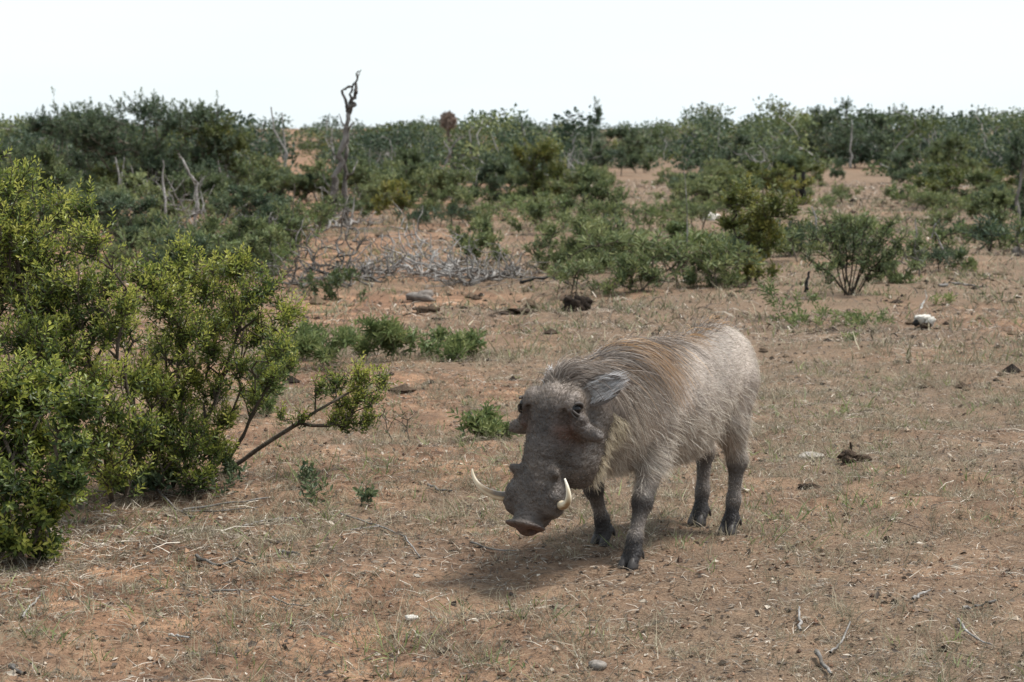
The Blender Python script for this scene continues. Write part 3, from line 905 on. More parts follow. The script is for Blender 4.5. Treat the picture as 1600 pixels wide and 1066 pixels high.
def dead_stem(label, paths, by, seed, r=.03, mat=M_DEAD, tint=.58, name='dead_sapling', group=GST, cat='dead sapling'):
    b = ground_px(paths[0][0][0], by); d = b[1]
    b[2] = float(height(b[0], b[1]))
    if len(paths) == 1:
        r = r * .72
        o = dead_part(name, pp(paths[0], d, .02, seed), list(np.linspace(r, r * .45, len(paths[0]))), mat, tint, None, b, seed=seed)
        o.location = b
        return tag(o, label, cat, group)
    root = thing(name, label, cat, b, group)
    for i, p in enumerate(paths):
        k = .72 if i == 0 else .45
        dead_part('stem' if i == 0 else 'side_branch', pp(p, d, .02, seed + i), list(np.linspace(r * k, r * k * .45, len(p))), mat, tint, root, b, seed=seed + i)
    return root


dead_stem('pale upright dead stem, thin, with a yellow lichen top', [[(257, 362), (259, 320), (255, 285), (256, 250)]], 360, 101)
dead_stem('short pale dead stem slanting right among green leaves', [[(268, 355), (280, 325), (290, 305), (298, 300)]], 356, 102)
dead_stem('crooked pale dead trunk bending left at its top', [[(306, 358), (309, 320), (307, 285), (295, 268), (286, 248), (280, 240)], [(308, 345), (318, 342)]], 358, 103, .036)
dead_stem('thin straight pale dead stick right of the crooked trunk', [[(325, 352), (319, 325), (314, 298)]], 355, 104, .018)
dead_stem('forked pale dead stem left of the thin upright stem', [[(183, 345), (189, 300), (187, 270), (182, 245)], [(189, 300), (194, 262), (196, 245)]], 350, 105, .03)
dead_stem('thin leaning dead stem in front of the dark hollow', [[(215, 310), (212, 285), (206, 258)]], 330, 106, .022)
dead_stem('dead branch ending in a pale knob beside the yellow leaved bush', [[(350, 300), (345, 262), (338, 240), (334, 232), (322, 228)]], 318, 107, .03)
dead_stem('small forked pale dead stem left of the reddish clearing', [[(433, 385), (430, 362), (428, 348), (434, 336)], [(429, 352), (425, 338)]], 388, 108, .022)
dead_stem('dead forked trunk with two pale arms in the centre thicket', [[(692, 290), (694, 268), (699, 250), (703, 236), (708, 228), (722, 212)], [(703, 236), (697, 226), (694, 220)]], 312, 109, .045)
dead_stem('pale leaning dead pole left of the forked trunk', [[(676, 300), (668, 282), (662, 262), (655, 240)]], 312, 110, .028)
dead_stem('bare pale stem standing in the far right thicket', [[(1328, 262), (1327, 225), (1329, 195)]], 266, 111, .06)
# sticks near the fan shaped shrub
dead_stem('two pronged pale twig right of the fan shaped shrub', [[(1428, 405), (1432, 372), (1430, 340)], [(1455, 372), (1459, 352), (1468, 342)]], 420, 112, .018)
dead_stem('pale slanting stick right of the two pronged twig', [[(1482, 410), (1472, 385), (1460, 362)]], 420, 113, .018)
dead_stem('thin upright bare pole rising behind the weeds', [[(1073, 435), (1074, 360), (1072, 300), (1068, 262)]], 440, 114, .009, tint=.4)
dead_stem('pale bent stick left of the fan shaped shrub', [[(1277, 372), (1275, 340), (1268, 322)]], 400, 115, .02)
dead_stem('dark dead branch at the right edge of the view', [[(1592, 350), (1588, 310), (1595, 270), (1597, 248)]], 352, 116, .04, tint=.3)
dead_stem('dark fallen log leaning in the undergrowth, left', [[(446, 402), (428, 388), (412, 372), (402, 358)]], 404, 117, .06, M_CHAR, .7, 'fallen_log', None, 'log')
dead_stem('pale thin pole at the foot of the dead tree', [[(547, 352), (551, 330), (554, 305)]], 354, 118, .02)

# round clump of dry growth on a bare trunk
b = ground_px(705, 262)
root = thing('dry_clump_tree', 'bare trunk carrying one round pinkish brown dry clump above the thicket', 'tree', b)
d = b[1]
dead_part('trunk', pp([(708, 262), (706, 235), (702, 210), (701, 195)], d), [.09, .08, .07, .05], M_BARK, .8, root, b, seed=9)
g = np.random.default_rng(91)
c = at_px(701, 189, d)
v = nrm(g.normal(0, 1, (1500, 3)))
V, F = leaf_mesh(c + v * (g.random(1500) ** .4)[:, None] * np.array([.23, .23, .27]), nrm(g.normal(0, 1, (1500, 3)) + v * .4), v + g.normal(0, .3, (1500, 3)), g.uniform(.1, .2, 1500), g.uniform(.03, .05, 1500), LITE)
M_DRYCLUMP = tint_material('dry_clump', [(0, (.16, .12, .095)), (1, (.36, .28, .23))], .9, .1)
link('crown', new_mesh('crown', V - b, F, M_DRYCLUMP, {'tint': np.repeat(g.random(1500), 4)}), root)

# leafless grey shrubs
def dead_shrub(label, px, py, top, w, seed, n=60, tint=.55, r=.0035):
    g = np.random.default_rng(seed)
    b = ground_px(px, py); s_ = b[1] / FPX; W = w * s_; H = (py - top) * s_
    a = g.uniform(0, 6.28, n); rr = g.random(n) ** .5; zz = g.uniform(.25, 1, n)
    T = b + np.stack([np.cos(a) * rr * W * .5 * (.4 + .6 * zz), np.sin(a) * rr * W * .5 * (.4 + .6 * zz), H * zz], -1)
    rts = [b + np.array([g.normal(0, .06), g.normal(0, .06), -.03]) for _ in range(5)]
    return dead('dead_shrub', label, 'dead shrub', b, T, M_DEAD, r, .36, .025, .14, .02, (), 'leafless dead shrubs', seed, tint, rts, .1, 4)


dead_shrub('leafless grey shrub among the dead saplings, left', 290, 362, 268, 120, 501, 90)
dead_shrub('leafless grey shrub left of the pale upright saplings', 225, 352, 262, 100, 502, 70)
dead_shrub('leafless grey shrub at the end of the left undergrowth', 405, 398, 330, 100, 503, 70)
dead_shrub('leafless shrub around the foot of the dead tree', 530, 352, 285, 90, 504, 80, .4)
dead_shrub('leafless grey shrub near the forked dead trunk', 715, 330, 250, 100, 505, 70)
dead_shrub('leafless grey shrub right of the olive yellow bush', 905, 300, 232, 90, 506, 60, .6, .005)
dead_shrub('leafless pale shrub in front of the far right thicket', 1180, 290, 225, 90, 507, 60, .6, .005)
dead_shrub('leafless twiggy shrub right of the fan shaped shrub', 1425, 440, 372, 80, 508, 60, .3, .003)

# charred stumps
dead_stem('taller charred stump of the pair on the clearing', [[(1254, 320), (1254, 295), (1255, 268)]], 322, 121, .1, M_CHAR, .4, 'charred_stump', 'charred stumps', 'stump')
dead_stem('paler shorter stump of the pair on the clearing', [[(1243, 318), (1243, 295), (1242, 272)]], 320, 122, .09, M_CHAR, 1.0, 'charred_stump', 'charred stumps', 'stump')
dead_stem('small dark stump left of the fan shaped shrub', [[(1260, 460), (1262, 442), (1265, 424)]], 461, 123, .028, M_CHAR, .4, 'charred_stump', 'charred stumps', 'stump')

# brushwood pile of fallen dead branches
gb = np.random.default_rng(14)


def brush(label, px0, px1, py, hpx, seed, n=70, mat=M_DEAD, r=.0036, tint=.4, name='brushwood_pile'):
    g = np.random.default_rng(seed)
    a = ground_px(px0, py); c = ground_px(px1, py - 12); s = a[1] / FPX
    n = int(n * 4.5)
    u = g.random(n)
    T = a[None] * (1 - u[:, None]) + c[None] * u[:, None] + np.stack([g.normal(0, .12, n), g.normal(0, .35, n), np.abs(g.normal(0, .5, n)) * hpx * s * (.35 + .65 * np.sin(u * 3.1))], -1)
    T[:, 2] = np.maximum(T[:, 2], height(T[:, 0], T[:, 1]) + .03)
    st = []
    for k in range(5):
        y0 = a[1] + g.normal(0, .25)
        xs = np.sort(g.uniform(a[0], c[0], 2)); z = g.uniform(.03, .2, 4) * hpx / 80
        if xs[1] - xs[0] < .5: xs[1] += .6
        pts = [np.array([xs[0] + (xs[1] - xs[0]) * q / 3, y0 + g.normal(0, .12), z[q]]) for q in range(4)]
        pts[0][2] = 0.0
        if g.random() < .5: pts = pts[::-1]; pts[0][2] = 0.0
        st.append(pts)
    return dead(name, label, 'brushwood', (a + c) / 2, T, mat, r, .34, .018, .08, .016, st, None, seed, tint, bf=.08, sides=4)


brush('tangled pile of grey dead branches, dark and spiny at its left end', 425, 610, 448, 95, 141, 110, tint=.2, r=.004)
brush('pale grey tangle of dead twigs in the middle of the fallen brushwood', 560, 710, 436, 85, 142, 130, tint=.62)
brush('low heap of dead twigs at the right end of the fallen brushwood', 690, 820, 444, 60, 143, 110, tint=.35)
brush('thin heap of grey dead twigs below the dead tree', 440, 600, 362, 35, 144, 50, tint=.5)
brush('heap of grey dead twigs under the tallest leafy bush stems', 200, 420, 392, 60, 145, 80, tint=.55)
dead_stem('blackened curved branch lying right of the brushwood', [[(812, 440), (832, 435), (855, 433), (878, 436), (893, 447)]], 446, 146, .022, M_CHAR, .3, 'fallen_branch', None, 'branch')
dead_stem('grey crooked branch lying across the soil before the skull', [[(1468, 446), (1495, 442), (1525, 446), (1545, 452)]], 452, 147, .02, M_DEAD, .4, 'fallen_branch', None, 'branch')

# ------------------------------------------------------------------ lumps: dung, stones, skull
def lump(name, label, cat, px, py, wpx, hpx, seed, mat, tint=.5, rough=.35, group=None, parts=1, dpx=None):
    g = np.random.default_rng(seed)
    b = ground_px(px, py); s = b[1] / FPX
    b[2] = float(height(b[0], b[1]))
    root = thing(name, label, cat, b, group) if parts > 1 else None
    for k in range(parts):
        n1, n2 = 12, 18
        th = np.linspace(0, math.pi, n1)[:, None]; ph = np.arange(n2)[None, :] * 2 * math.pi / n2
        D = np.stack([np.sin(th) * np.cos(ph), np.sin(th) * np.sin(ph), np.cos(th) + 0 * ph], -1)
        off = g.uniform(0, 50, 3)
        rr = 1 + rough * 2 * (fbm(D[..., 0] * 1.6 + off[0], D[..., 1] * 1.6 + D[..., 2] * 1.3 + off[1], 3, 1)) + rough * .8 * fbm(D[..., 0] * 5 + off[2], D[..., 2] * 5 + D[..., 1] * 4, 2, 3)
        rr[0] = rr[0].mean(); rr[-1] = rr[-1].mean()
        sc = np.array([wpx * s / 2, (dpx or wpx * .8) * s / 2, hpx * s / 2])
        c = np.array([0, 0, sc[2] * .55])
        if parts > 1:
            sc = sc * g.uniform(.4, .62)
            c = np.array([g.uniform(-.6, .6) * wpx * s / 2, g.uniform(-.5, .5) * wpx * s / 2, sc[2] * .5 + (g.uniform(.0, .9) * hpx * s / 2 if k > parts // 2 else 0)])
        V = (D * rr[..., None] * sc + c).reshape(-1, 3)
        i = np.arange(n1 - 1)[:, None] * n2; j = np.arange(n2)[None, :]; jn = (j + 1) % n2
        F = np.stack([i + j, i + n2 + j, i + n2 + jn, i + jn], -1).reshape(-1, 4)
        me = new_mesh(name, V, F, mat, {'tint': np.clip(tint + g.normal(0, .08, len(V)), 0, 1)}, True)
        if parts > 1: link('lump', me, root)
        else: root = tag(link(name, me, None, b), label, cat, group)
    return root


DG = 'dung heaps on the reddish soil'
lump('dung_heap', 'largest heap of dark dung, blackish, behind the animal', 'dung', 902, 490, 52, 38, 1, M_DUNG, .12, .4, DG, 5)
lump('dung_heap', 'brown dung heap left of the blackish heap', 'dung', 838, 482, 38, 28, 2, M_DUNG, .7, .4, DG, 4)
lump('dung_heap', 'small brown dung lump left of the brown heap', 'dung', 787, 480, 24, 20, 3, M_DUNG, .6, .4, DG, 2)
lump('dung_heap', 'long flat brown dung lump at the brushwood foot', 'dung', 666, 490, 38, 22, 4, M_DUNG, .55, .3, DG, 3)
lump('dung_heap', 'scattered flat grey dung pieces below the brown heap', 'dung', 812, 496, 60, 10, 5, M_DUNG, .45, .4, DG, 6)
lump('dung_heap', 'small dark dung pieces near the long flat lump', 'dung', 682, 503, 30, 9, 6, M_DUNG, .25, .4, DG, 3)
lump('dung_heap', 'piled dark brown dung on the open ground right of the animal', 'dung', 1342, 738, 48, 30, 7, M_DUNG, .5, .45, DG, 7)
lump('dung_heap', 'small crumbled dung patch between animal and piled dung', 'dung', 1268, 772, 34, 14, 8, M_DUNG, .4, .45, DG, 5)
lump('dung_heap', 'tiny dark dung ball low on the right grass', 'dung', 1393, 846, 13, 14, 9, M_DUNG, .3, .3, DG)
lump('dung_heap', 'dark dung crumbs beside the short stick, lower right', 'dung', 1408, 956, 18, 14, 10, M_DUNG, .2, .4, DG, 3)
lump('dung_heap', 'dark dung piece above the forked stick, lower right', 'dung', 1483, 1012, 18, 18, 11, M_DUNG, .2, .4, DG, 3)
dead_stem('short dead stub standing in the piled dung', [[(1337, 736), (1334, 712), (1333, 694)]], 737, 119, .012, M_BARK, .5, 'dead_stub', None, 'stub')
SG = 'loose stones on the soil'
lump('stone', 'small white stone on the sandy soil, lower centre left', 'stone', 641, 962, 22, 10, 21, M_STONE, .95, .2, SG)
lump('stone', 'rounded grey stone at the lower edge', 'stone', 936, 1034, 28, 17, 22, M_STONE, .3, .2, SG)
lump('stone', 'flat pale weathered stone between animal and piled dung', 'stone', 1272, 720, 38, 12, 23, M_STONE, .5, .3, SG)
lump('stone', 'grey boulder lying under the brushwood', 'stone', 658, 462, 48, 20, 24, M_STONE, .15, .3, SG)
lump('stone', 'tan topped rock behind the yellow green sapling', 'stone', 598, 318, 20, 40, 25, M_STONE, .6, .3, SG)
lump('stone', 'pale stone on the clearing behind the leaning shrub', 'stone', 1110, 345, 26, 16, 26, M_STONE, .85, .4, SG)
lump('stone', 'dark stone beside the pale stone on the clearing', 'stone', 1098, 318, 26, 22, 27, M_DUNG, .4, .4, SG)
lump('stone', 'reddish brown earth clod on the right clearing', 'earth clod', 1430, 318, 28, 12, 28, M_DUNG, .9, .4)
lump('stone', 'dark earth clod right of the reddish clod', 'earth clod', 1472, 318, 20, 16, 29, M_DUNG, .5, .4)
lump('stone', 'greyish stone at the right edge behind the small bush', 'stone', 1592, 402, 22, 18, 30, M_STONE, .25, .3, SG)

# bleached skull with a bone standing behind it
b = ground_px(1446, 505); b[2] = float(height(b[0], b[1])); s = b[1] / FPX
root = thing('animal_skull', 'bleached white animal skull on the reddish soil', 'skull', b)


def ball(c, r, rot=0.0, n1=10, n2=14, rough=0.0, seed=0):
    g = np.random.default_rng(seed)
    th = np.linspace(0, math.pi, n1)[:, None]; ph = np.arange(n2)[None, :] * 2 * math.pi / n2
    D = np.stack([np.sin(th) * np.cos(ph), np.sin(th) * np.sin(ph), np.cos(th) + 0 * ph], -1)
    if rough:
        o = g.uniform(0, 9, 2); rr = 1 + rough * fbm(D[..., 0] * 2 + o[0], D[..., 1] * 2 + D[..., 2] + o[1], 3)
        rr[0] = rr[0].mean(); rr[-1] = rr[-1].mean(); D = D * rr[..., None]
    V = (D * np.asarray(r)).reshape(-1, 3)
    ca, sa = math.cos(rot), math.sin(rot)
    V = V @ np.array([[ca, 0, -sa], [0, 1, 0], [sa, 0, ca]]).T + np.asarray(c)
    i = np.arange(n1 - 1)[:, None] * n2; j = np.arange(n2)[None, :]; jn = (j + 1) % n2
    return V, np.stack([i + j, i + n2 + j, i + n2 + jn, i + jn], -1).reshape(-1, 4)


bag = Bag()
for c, r, ro in [((-.01, 0, .075), (.055, .05, .042), .4), ((.03, -.03, .045), (.05, .036, .03), .9), ((-.045, -.005, .085), (.03, .04, .02), 0)]:
    bag.add(*ball(c, r, ro, rough=.8, seed=int(r[0] * 1e4)), .35)
link('cranium', bag.mesh('cranium', [M_BONE], True), root)
for i, (c, r) in enumerate([((-.055, -.015, .05), (.03, .03, .024)), ((.0, -.045, .03), (.05, .03, .026))]):  # dark lumps added as the shade in the hollow and under the skull
    V, F = ball(c, r, .3, rough=.5, seed=i)
    link('socket_shade' if i == 0 else 'jaw', new_mesh('skull_shade', V, F, M_CHAR if i == 0 else M_DUNG, {'tint': np.full(len(V), .3)}, True), root)
o = dead_stem('thin bleached bone standing upright behind the skull', [[(1440, 482), (1447, 470), (1450, 466), (1447, 452)]], 484, 120, .011, M_BONE, .6, 'leg_bone', None, 'bone')

# ------------------------------------------------------------------ the warthog
HEAD_YAW = math.atan2(-0.81, -0.586)                 # its heading in the world
HOG_Z = 0.0


def build_warthog():
    g = np.random.default_rng(404)
    root = thing('warthog', 'grey brown warthog with curved tusks and long mane, standing with lowered head', 'warthog', (HOG[0] + .007, HOG[1] - .03, HOG_Z))
    root.rotation_euler = (0, 0, HEAD_YAW)

    # ---- distance field of the body on a grid (animal space: x forward, y left, z up)
    h = 0.0068
    lo = np.array([-0.66, -0.30, -0.02]); hi = np.array([1.10, 0.36, 0.80])
    dims = np.ceil((hi - lo) / h).astype(int)
    F = np.full(dims, 1.0, np.float32)
    ax = [lo[i] + h * np.arange(dims[i]) for i in range(3)]

    def sub(c0, c1):
        i0 = np.clip(((c0 - lo) / h).astype(int), 0, dims - 1); i1 = np.clip(((c1 - lo) / h).astype(int) + 2, 1, dims)
        sl = tuple(slice(a, b) for a, b in zip(i0, i1))
        G = np.stack(np.meshgrid(ax[0][sl[0]], ax[1][sl[1]], ax[2][sl[2]], indexing='ij'), -1)
        return sl, G

    def blend(sl, d, k, cut=False):
        a = F[sl]
        if cut:
            hh = np.clip(.5 - .5 * (a + d) / k, 0, 1)
            F[sl] = a * (1 - hh) + (-d) * hh + k * hh * (1 - hh)
        else:
            hh = np.clip(.5 + .5 * (a - d) / k, 0, 1)
            F[sl] = a * (1 - hh) + d * hh - k * hh * (1 - hh)

    def ell(c, r, k=.04, B=None, cut=False):
        c = np.asarray(c, float); r = np.asarray(r, float)
        m = r.max() + k * 1.5 + .02
        sl, G = sub(c - m, c + m)
        p = G - c
        if B is not None: r = r * HS; p = p @ np.asarray(B).T         # rows of B: the ellipsoid's own axes
        k0 = np.linalg.norm(p / r, axis=-1); k1 = np.linalg.norm(p / r ** 2, axis=-1)
        blend(sl, (k0 * (k0 - 1) / np.maximum(k1, 1e-6)).astype(np.float32), k, cut)

    def cap(a, b, ra, rb, k=.03):
        a = np.asarray(a, float); b = np.asarray(b, float); m = max(ra, rb) + k * 1.5 + .02
        sl, G = sub(np.minimum(a, b) - m, np.maximum(a, b) + m)
        ab = b - a
        t = np.clip(((G - a) @ ab) / (ab @ ab), 0, 1)
        d = np.linalg.norm(G - a - t[..., None] * ab, axis=-1) - (ra + (rb - ra) * t)
        blend(sl, d.astype(np.float32), k)

    # trunk of the body
    ell((-.295, 0, .555), (.175, .148, .172), .05)
    ell((-.13, 0, .520), (.24, .165, .172), .06)
    ell((.08, 0, .478), (.26, .185, .195), .06)
    ell((.25, 0, .480), (.19, .160, .190), .06)
    ell((.16, 0, .610), (.22, .06, .065), .07)
    ell((.38, 0, .43), (.13, .125, .14), .06)
    ell((.02, 0, .37), (.22, .13, .09), .06)
    # neck
    # ---- head frame: s down the face to the snout, t to its left, n out of the face
    yaw = math.radians(HY); pit = math.radians(HP)
    HO = np.array(HEAD_O)
    u = np.array([math.cos(pit) * math.cos(yaw), math.cos(pit) * math.sin(yaw), -math.sin(pit)])
    l = np.array([-math.sin(yaw), math.cos(yaw), 0.0])
    ro = math.radians(HR)                                # roll of the head
    n = np.cross(u, l)
    l, n = l * math.cos(ro) + n * math.sin(ro), n * math.cos(ro) - l * math.sin(ro)
    B = np.stack([u, l, n])

    def H(s, t, q):
        return HO + HS * (s * u + t * l + q * n)

    cap((.34, 0, .485), H(-.005, 0, -.17), .165, .108, .07)
    cap((.28, 0, .55), H(-.040, 0, -.125), .095, .058, .06)
    ell(H(-.002, 0, -.088), (.088, .083, .078), .04, B)
    cap(H(.02, 0, -.064), H(.30, 0, -.060), .066, .048, .04)
    cap(H(.03, .030, -.05), H(.27, .014, -.05), .05, .032, .03)
    cap(H(.03, -.030, -.05), H(.27, -.014, -.05), .05, .032, .03)
    cap(H(.03, 0, -.175), H(.27, 0, -.105), .082, .044, .05)
    for sg in (1, -1):
        ell(H(.125, sg * .058, -.155), (.11, .044, .095), .04, B)           # cheek
        ell(H(.016, sg * .074, -.030), (.046, .029, .036), .022, B)             # brow over the eye
        ell(H(.064, sg * .090, -.056), (.036, .030, .034), .007, B)           # bag under the eye
        ell(H(.060, sg * .066, -.012), (.03, .012, .012), .012, B, True)     # hollow beside it
        cap(H(.074, sg * .080, -.076), H(.088, sg * .152, -.080), .033, .022, .009)   # upper wart
        cap(H(.228, sg * .045, -.045), H(.226, sg * .080, -.026), .024, .012, .014)   # lower wart
        ell(H(.300, sg * .058, -.066), (.060, .047, .044), .036, B)           # swelling over the tusk root
    cap(H(.28, 0, -.06), H(.372, 0, -.058), .054, .047, .02)
    ell(H(.335, 0, -.108), (.05, .042, .024), .02, B)                        # chin
    # snout disc, tipped a little
    ell(H(.388, 0, -.050), (.012, .068, .046), .007, B)
    for k_ in range(3):                                                      # creases behind the disc
        ell(H(.345 + .012 * k_, 0, -.006), (.0035, .04, .006), .006, B, True)
    for sg in (1, -1):
        ell(H(.402, sg * .024, -.055), (.020, .013, .017), .005, B, True)

    # legs: joints from hip or shoulder to pastern
    FEET = {'LF': (.468, .155), 'RF': (.180, -.146), 'LH': (-.2545, .096), 'RH': (-.364, -.094)}
    legs = {
        'LF': [((.27, .105, .43), .085), ((.30, .130, .34), .050), ((.392, .148, .205), .027), ((.446, .153, .09), .020), ((.458, .155, .055), .026)],
        'RF': [((.27, -.105, .43), .085), ((.245, -.130, .34), .050), ((.245, -.142, .205), .027), ((.185, -.146, .09), .020), ((.18, -.146, .055), .026)],
        'LH': [((-.29, .070, .52), .100), ((-.25, .095, .39), .060), ((-.292, .100, .255), .029), ((-.275, .098, .12), .020), ((-.262, .096, .055), .026)],
        'RH': [((-.30, -.070, .52), .100), ((-.31, -.095, .39), .060), ((-.405, -.10, .255), .029), ((-.385, -.095, .12), .020), ((-.370, -.094, .055), .026)],
    }
    for nm, js in legs.items():
        for (a, ra), (b, rb) in zip(js[:-1], js[1:]):
            cap(a, b, ra, rb, .03)
        if nm[1] == 'F':
            ell(js[2][0], (.031, .030, .038), .012)                           # knee
        else:
            ell(np.array(js[2][0]) + np.array([-.012, 0, 0]), (.031, .028, .040), .012)   # hock
        f = np.array([*FEET[nm], 0])
        for sg in (1, -1):                                                   # two toes, ending in hooves
            cap(f + np.array([-.012, sg * .010, .055]), f + np.array([.014, sg * .016, .022]), .021, .017, .008)

    # ---- surface nets
    neg = F < 0
    c = np.stack([neg[i:dims[0] - 1 + i, j:dims[1] - 1 + j, k:dims[2] - 1 + k] for i in (0, 1) for j in (0, 1) for k in (0, 1)], 0).sum(0)
    act = (c > 0) & (c < 8)
    idx = np.full(act.shape, -1, np.int64)
    cells = np.argwhere(act)
    idx[act] = np.arange(len(cells))
    acc = np.zeros((len(cells), 3)); cnt = np.zeros(len(cells))
    corner = [(i, j, k) for i in (0, 1) for j in (0, 1) for k in (0, 1)]
    for a_ in range(8):
        for b_ in range(a_ + 1, 8):
            ca, cb = np.array(corner[a_]), np.array(corner[b_])
            if np.abs(ca - cb).sum() != 1: continue
            fa = F[tuple((cells + ca).T)]; fb = F[tuple((cells + cb).T)]
            m = (fa < 0) != (fb < 0)
            t = fa[m] / (fa[m] - fb[m])
            acc[m] += ca + t[:, None] * (cb - ca); cnt[m] += 1
    V = lo + h * (cells + acc / cnt[:, None])
    Q = []
    for axis in range(3):
        e = np.zeros(3, int); e[axis] = 1
        s0 = tuple(slice(0, dims[i] - e[i]) for i in range(3)); s1 = tuple(slice(e[i], dims[i]) for i in range(3))
        A0, A1 = neg[s0], neg[s1]
        pts = np.argwhere(A0 != A1)
        o1, o2 = [i for i in range(3) if i != axis]
        ok = (pts[:, o1] > 0) & (pts[:, o2] > 0) & (pts[:, o1] < dims[o1] - 1) & (pts[:, o2] < dims[o2] - 1)
        pts = pts[ok]
        d1 = np.zeros(3, int); d1[o1] = 1; d2 = np.zeros(3, int); d2[o2] = 1
        q = np.stack([idx[tuple((pts - d1 - d2).T)], idx[tuple((pts - d2).T)], idx[tuple(pts.T)], idx[tuple((pts - d1).T)]], -1)
        flip = A0[tuple(pts.T)]
        if axis == 1: flip = ~flip
        q[~flip] = q[~flip][:, ::-1]
        Q.append(q)
    Q = np.concatenate(Q); Q = Q[(Q >= 0).all(1)]
    GR = np.stack(np.gradient(F, h), -1)

    def field(p):
        i = np.clip(((p - lo) / h).round().astype(int), 0, dims - 1)
        return F[tuple(i.T)], nrm(GR[tuple(i.T)])

    Nn = field(V)[1]
    sv = ((V - HO) / HS) @ B.T                             # folds and lumps of the bare face
    fm = (np.clip((sv[:, 0] + .02) / .05, 0, 1) * np.clip((.37 - sv[:, 0]) / .03, 0, 1) * (V[:, 0] > .55))
    fold = fbm(sv[:, 0] * 42, sv[:, 1] * 22 + sv[:, 2] * 17, 3, 1) * .006 + fbm(sv[:, 0] * 90, sv[:, 1] * 90 + sv[:, 2] * 60, 2, 3) * .004
    V = V + Nn * (fold * fm)[:, None]

    # ---- natural colouring of the hide
    def head_coords(p):
        q = (p - HO) / HS
        return q @ u, q @ l, q @ n

    s, t, q = head_coords(V)
    face = np.clip((s + .06) / .10, 0, 1) * (V[:, 0] > .5)
    jowl = face * np.clip((np.abs(t) - .055) / .03, 0, 1) * np.clip((.2 - s) / .06, 0, 1) * np.clip((-.05 - q) / .04, 0, 1)
    leg = np.clip((.30 - V[:, 2]) / .10, 0, 1) * (V[:, 0] < .55) * (1 - face)
    nz = fbm(V[:, 0] * 14 + V[:, 2] * 9, V[:, 1] * 14 + V[:, 2] * 11, 4, 2)
    nz2 = fbm(V[:, 0] * 60 + V[:, 2] * 37, V[:, 1] * 60 - V[:, 2] * 41, 3, 3)
    body_c = np.array([.30, .25, .212]); face_c = np.array([.058, .047, .041]); leg_c = np.array([.125, .105, .092]); jowl_c = np.array([.105, .09, .08])
    mix = lambda a, b, f: a * (1 - f[:, None]) + b * f[:, None]
    C = np.repeat(body_c[None], len(V), 0)
    C = mix(C, leg_c, leg)
    dark_leg = (1 - face) * (V[:, 0] < .55) * np.clip(np.exp(-((V[:, 2] - np.where(V[:, 0] > 0, .205, .24)) / .045) ** 2) * .85 + np.clip((.125 - V[:, 2]) / .04, 0, 1), 0, 1) * leg
    C = mix(C, np.array([.02, .017, .017]), np.clip(dark_leg + .3 * nz, 0, 1) * (leg > .2))
    C = mix(C, face_c, face)
    brow = face * np.clip((.05 - s) / .07, 0, 1)
    C = mix(C, np.array([.15, .115, .092]), brow * .8)
    C = mix(C, jowl_c, jowl)
    ochre = face * np.exp(-(((s - .10) / .035) ** 2 + ((np.abs(t) - .07) / .03) ** 2)) * (q > -.12)
    C = mix(C, np.array([.085, .042, .028]), np.clip(ochre * .9, 0, 1))
    disc = np.clip((s - .385) / .006, 0, 1)
    C = mix(C, np.array([.075, .042, .032]), disc * .9)
    C *= (1 + .6 * nz + .22 * nz2)[:, None]
    mud = np.clip((fbm(V[:, 0] * 9 + 4, V[:, 2] * 9 + V[:, 1] * 6, 4, 5) - .08) / .25, 0, 1) * face
    C = mix(C, np.array([.125, .098, .078]), mud * .5)
    crease = np.abs(fbm(s * 30 + 2, t * 11 + q * 9, 3, 6)) < .035
    C = mix(C, np.array([.022, .018, .016]), crease * face * .5)
    m_hide, nt, N, L, bs = material('warthog_hide')
    at = N.new('ShaderNodeAttribute'); at.attribute_name = 'hide'
    L.new(at.outputs['Color'], bs.inputs['Base Color'])
    bs.inputs['Roughness'].default_value = .58; bs.inputs['Specular IOR Level'].default_value = .36
    tc = N.new('ShaderNodeTexCoord')
    n1 = N.new('ShaderNodeTexNoise'); n1.inputs['Scale'].default_value = 70; n1.inputs['Detail'].default_value = 6
    n2 = N.new('ShaderNodeTexVoronoi'); n2.inputs['Scale'].default_value = 75; n2.feature = 'DISTANCE_TO_EDGE'
    L.new(tc.outputs['Object'], n1.inputs['Vector']); L.new(tc.outputs['Object'], n2.inputs['Vector'])
    ad = N.new('ShaderNodeMath'); ad.operation = 'MULTIPLY_ADD'; ad.inputs[1].default_value = .8
    L.new(n2.outputs['Distance'], ad.inputs[0]); L.new(n1.outputs['Fac'], ad.inputs[2])
    bp = N.new('ShaderNodeBump'); bp.inputs['Strength'].default_value = .65; bp.inputs['Distance'].default_value = .007
    L.new(ad.outputs[0], bp.inputs['Height']); L.new(bp.outputs['Normal'], bs.inputs['Normal'])
    link('body', new_mesh('body', V, Q, m_hide, {'hide': np.clip(C, .01, 1)}, True), root)

    # ---- hair: tapered strands, each with its own colour
    m_hair, nt, N, L, bs = material('bristles')
    at = N.new('ShaderNodeAttribute'); at.attribute_name = 'hair'
    L.new(at.outputs['Color'], bs.inputs['Base Color'])
    bs.inputs['Roughness'].default_value = .55; bs.inputs['Specular IOR Level'].default_value = .25
    tr = N.new('ShaderNodeBsdfTranslucent'); L.new(at.outputs['Color'], tr.inputs['Color'])
    mx = N.new('ShaderNodeMixShader'); mx.inputs['Fac'].default_value = .25
    L.new(bs.outputs[0], mx.inputs[1]); L.new(tr.outputs[0], mx.inputs[2]); L.new(mx.outputs[0], N['Material Output'].inputs['Surface'])

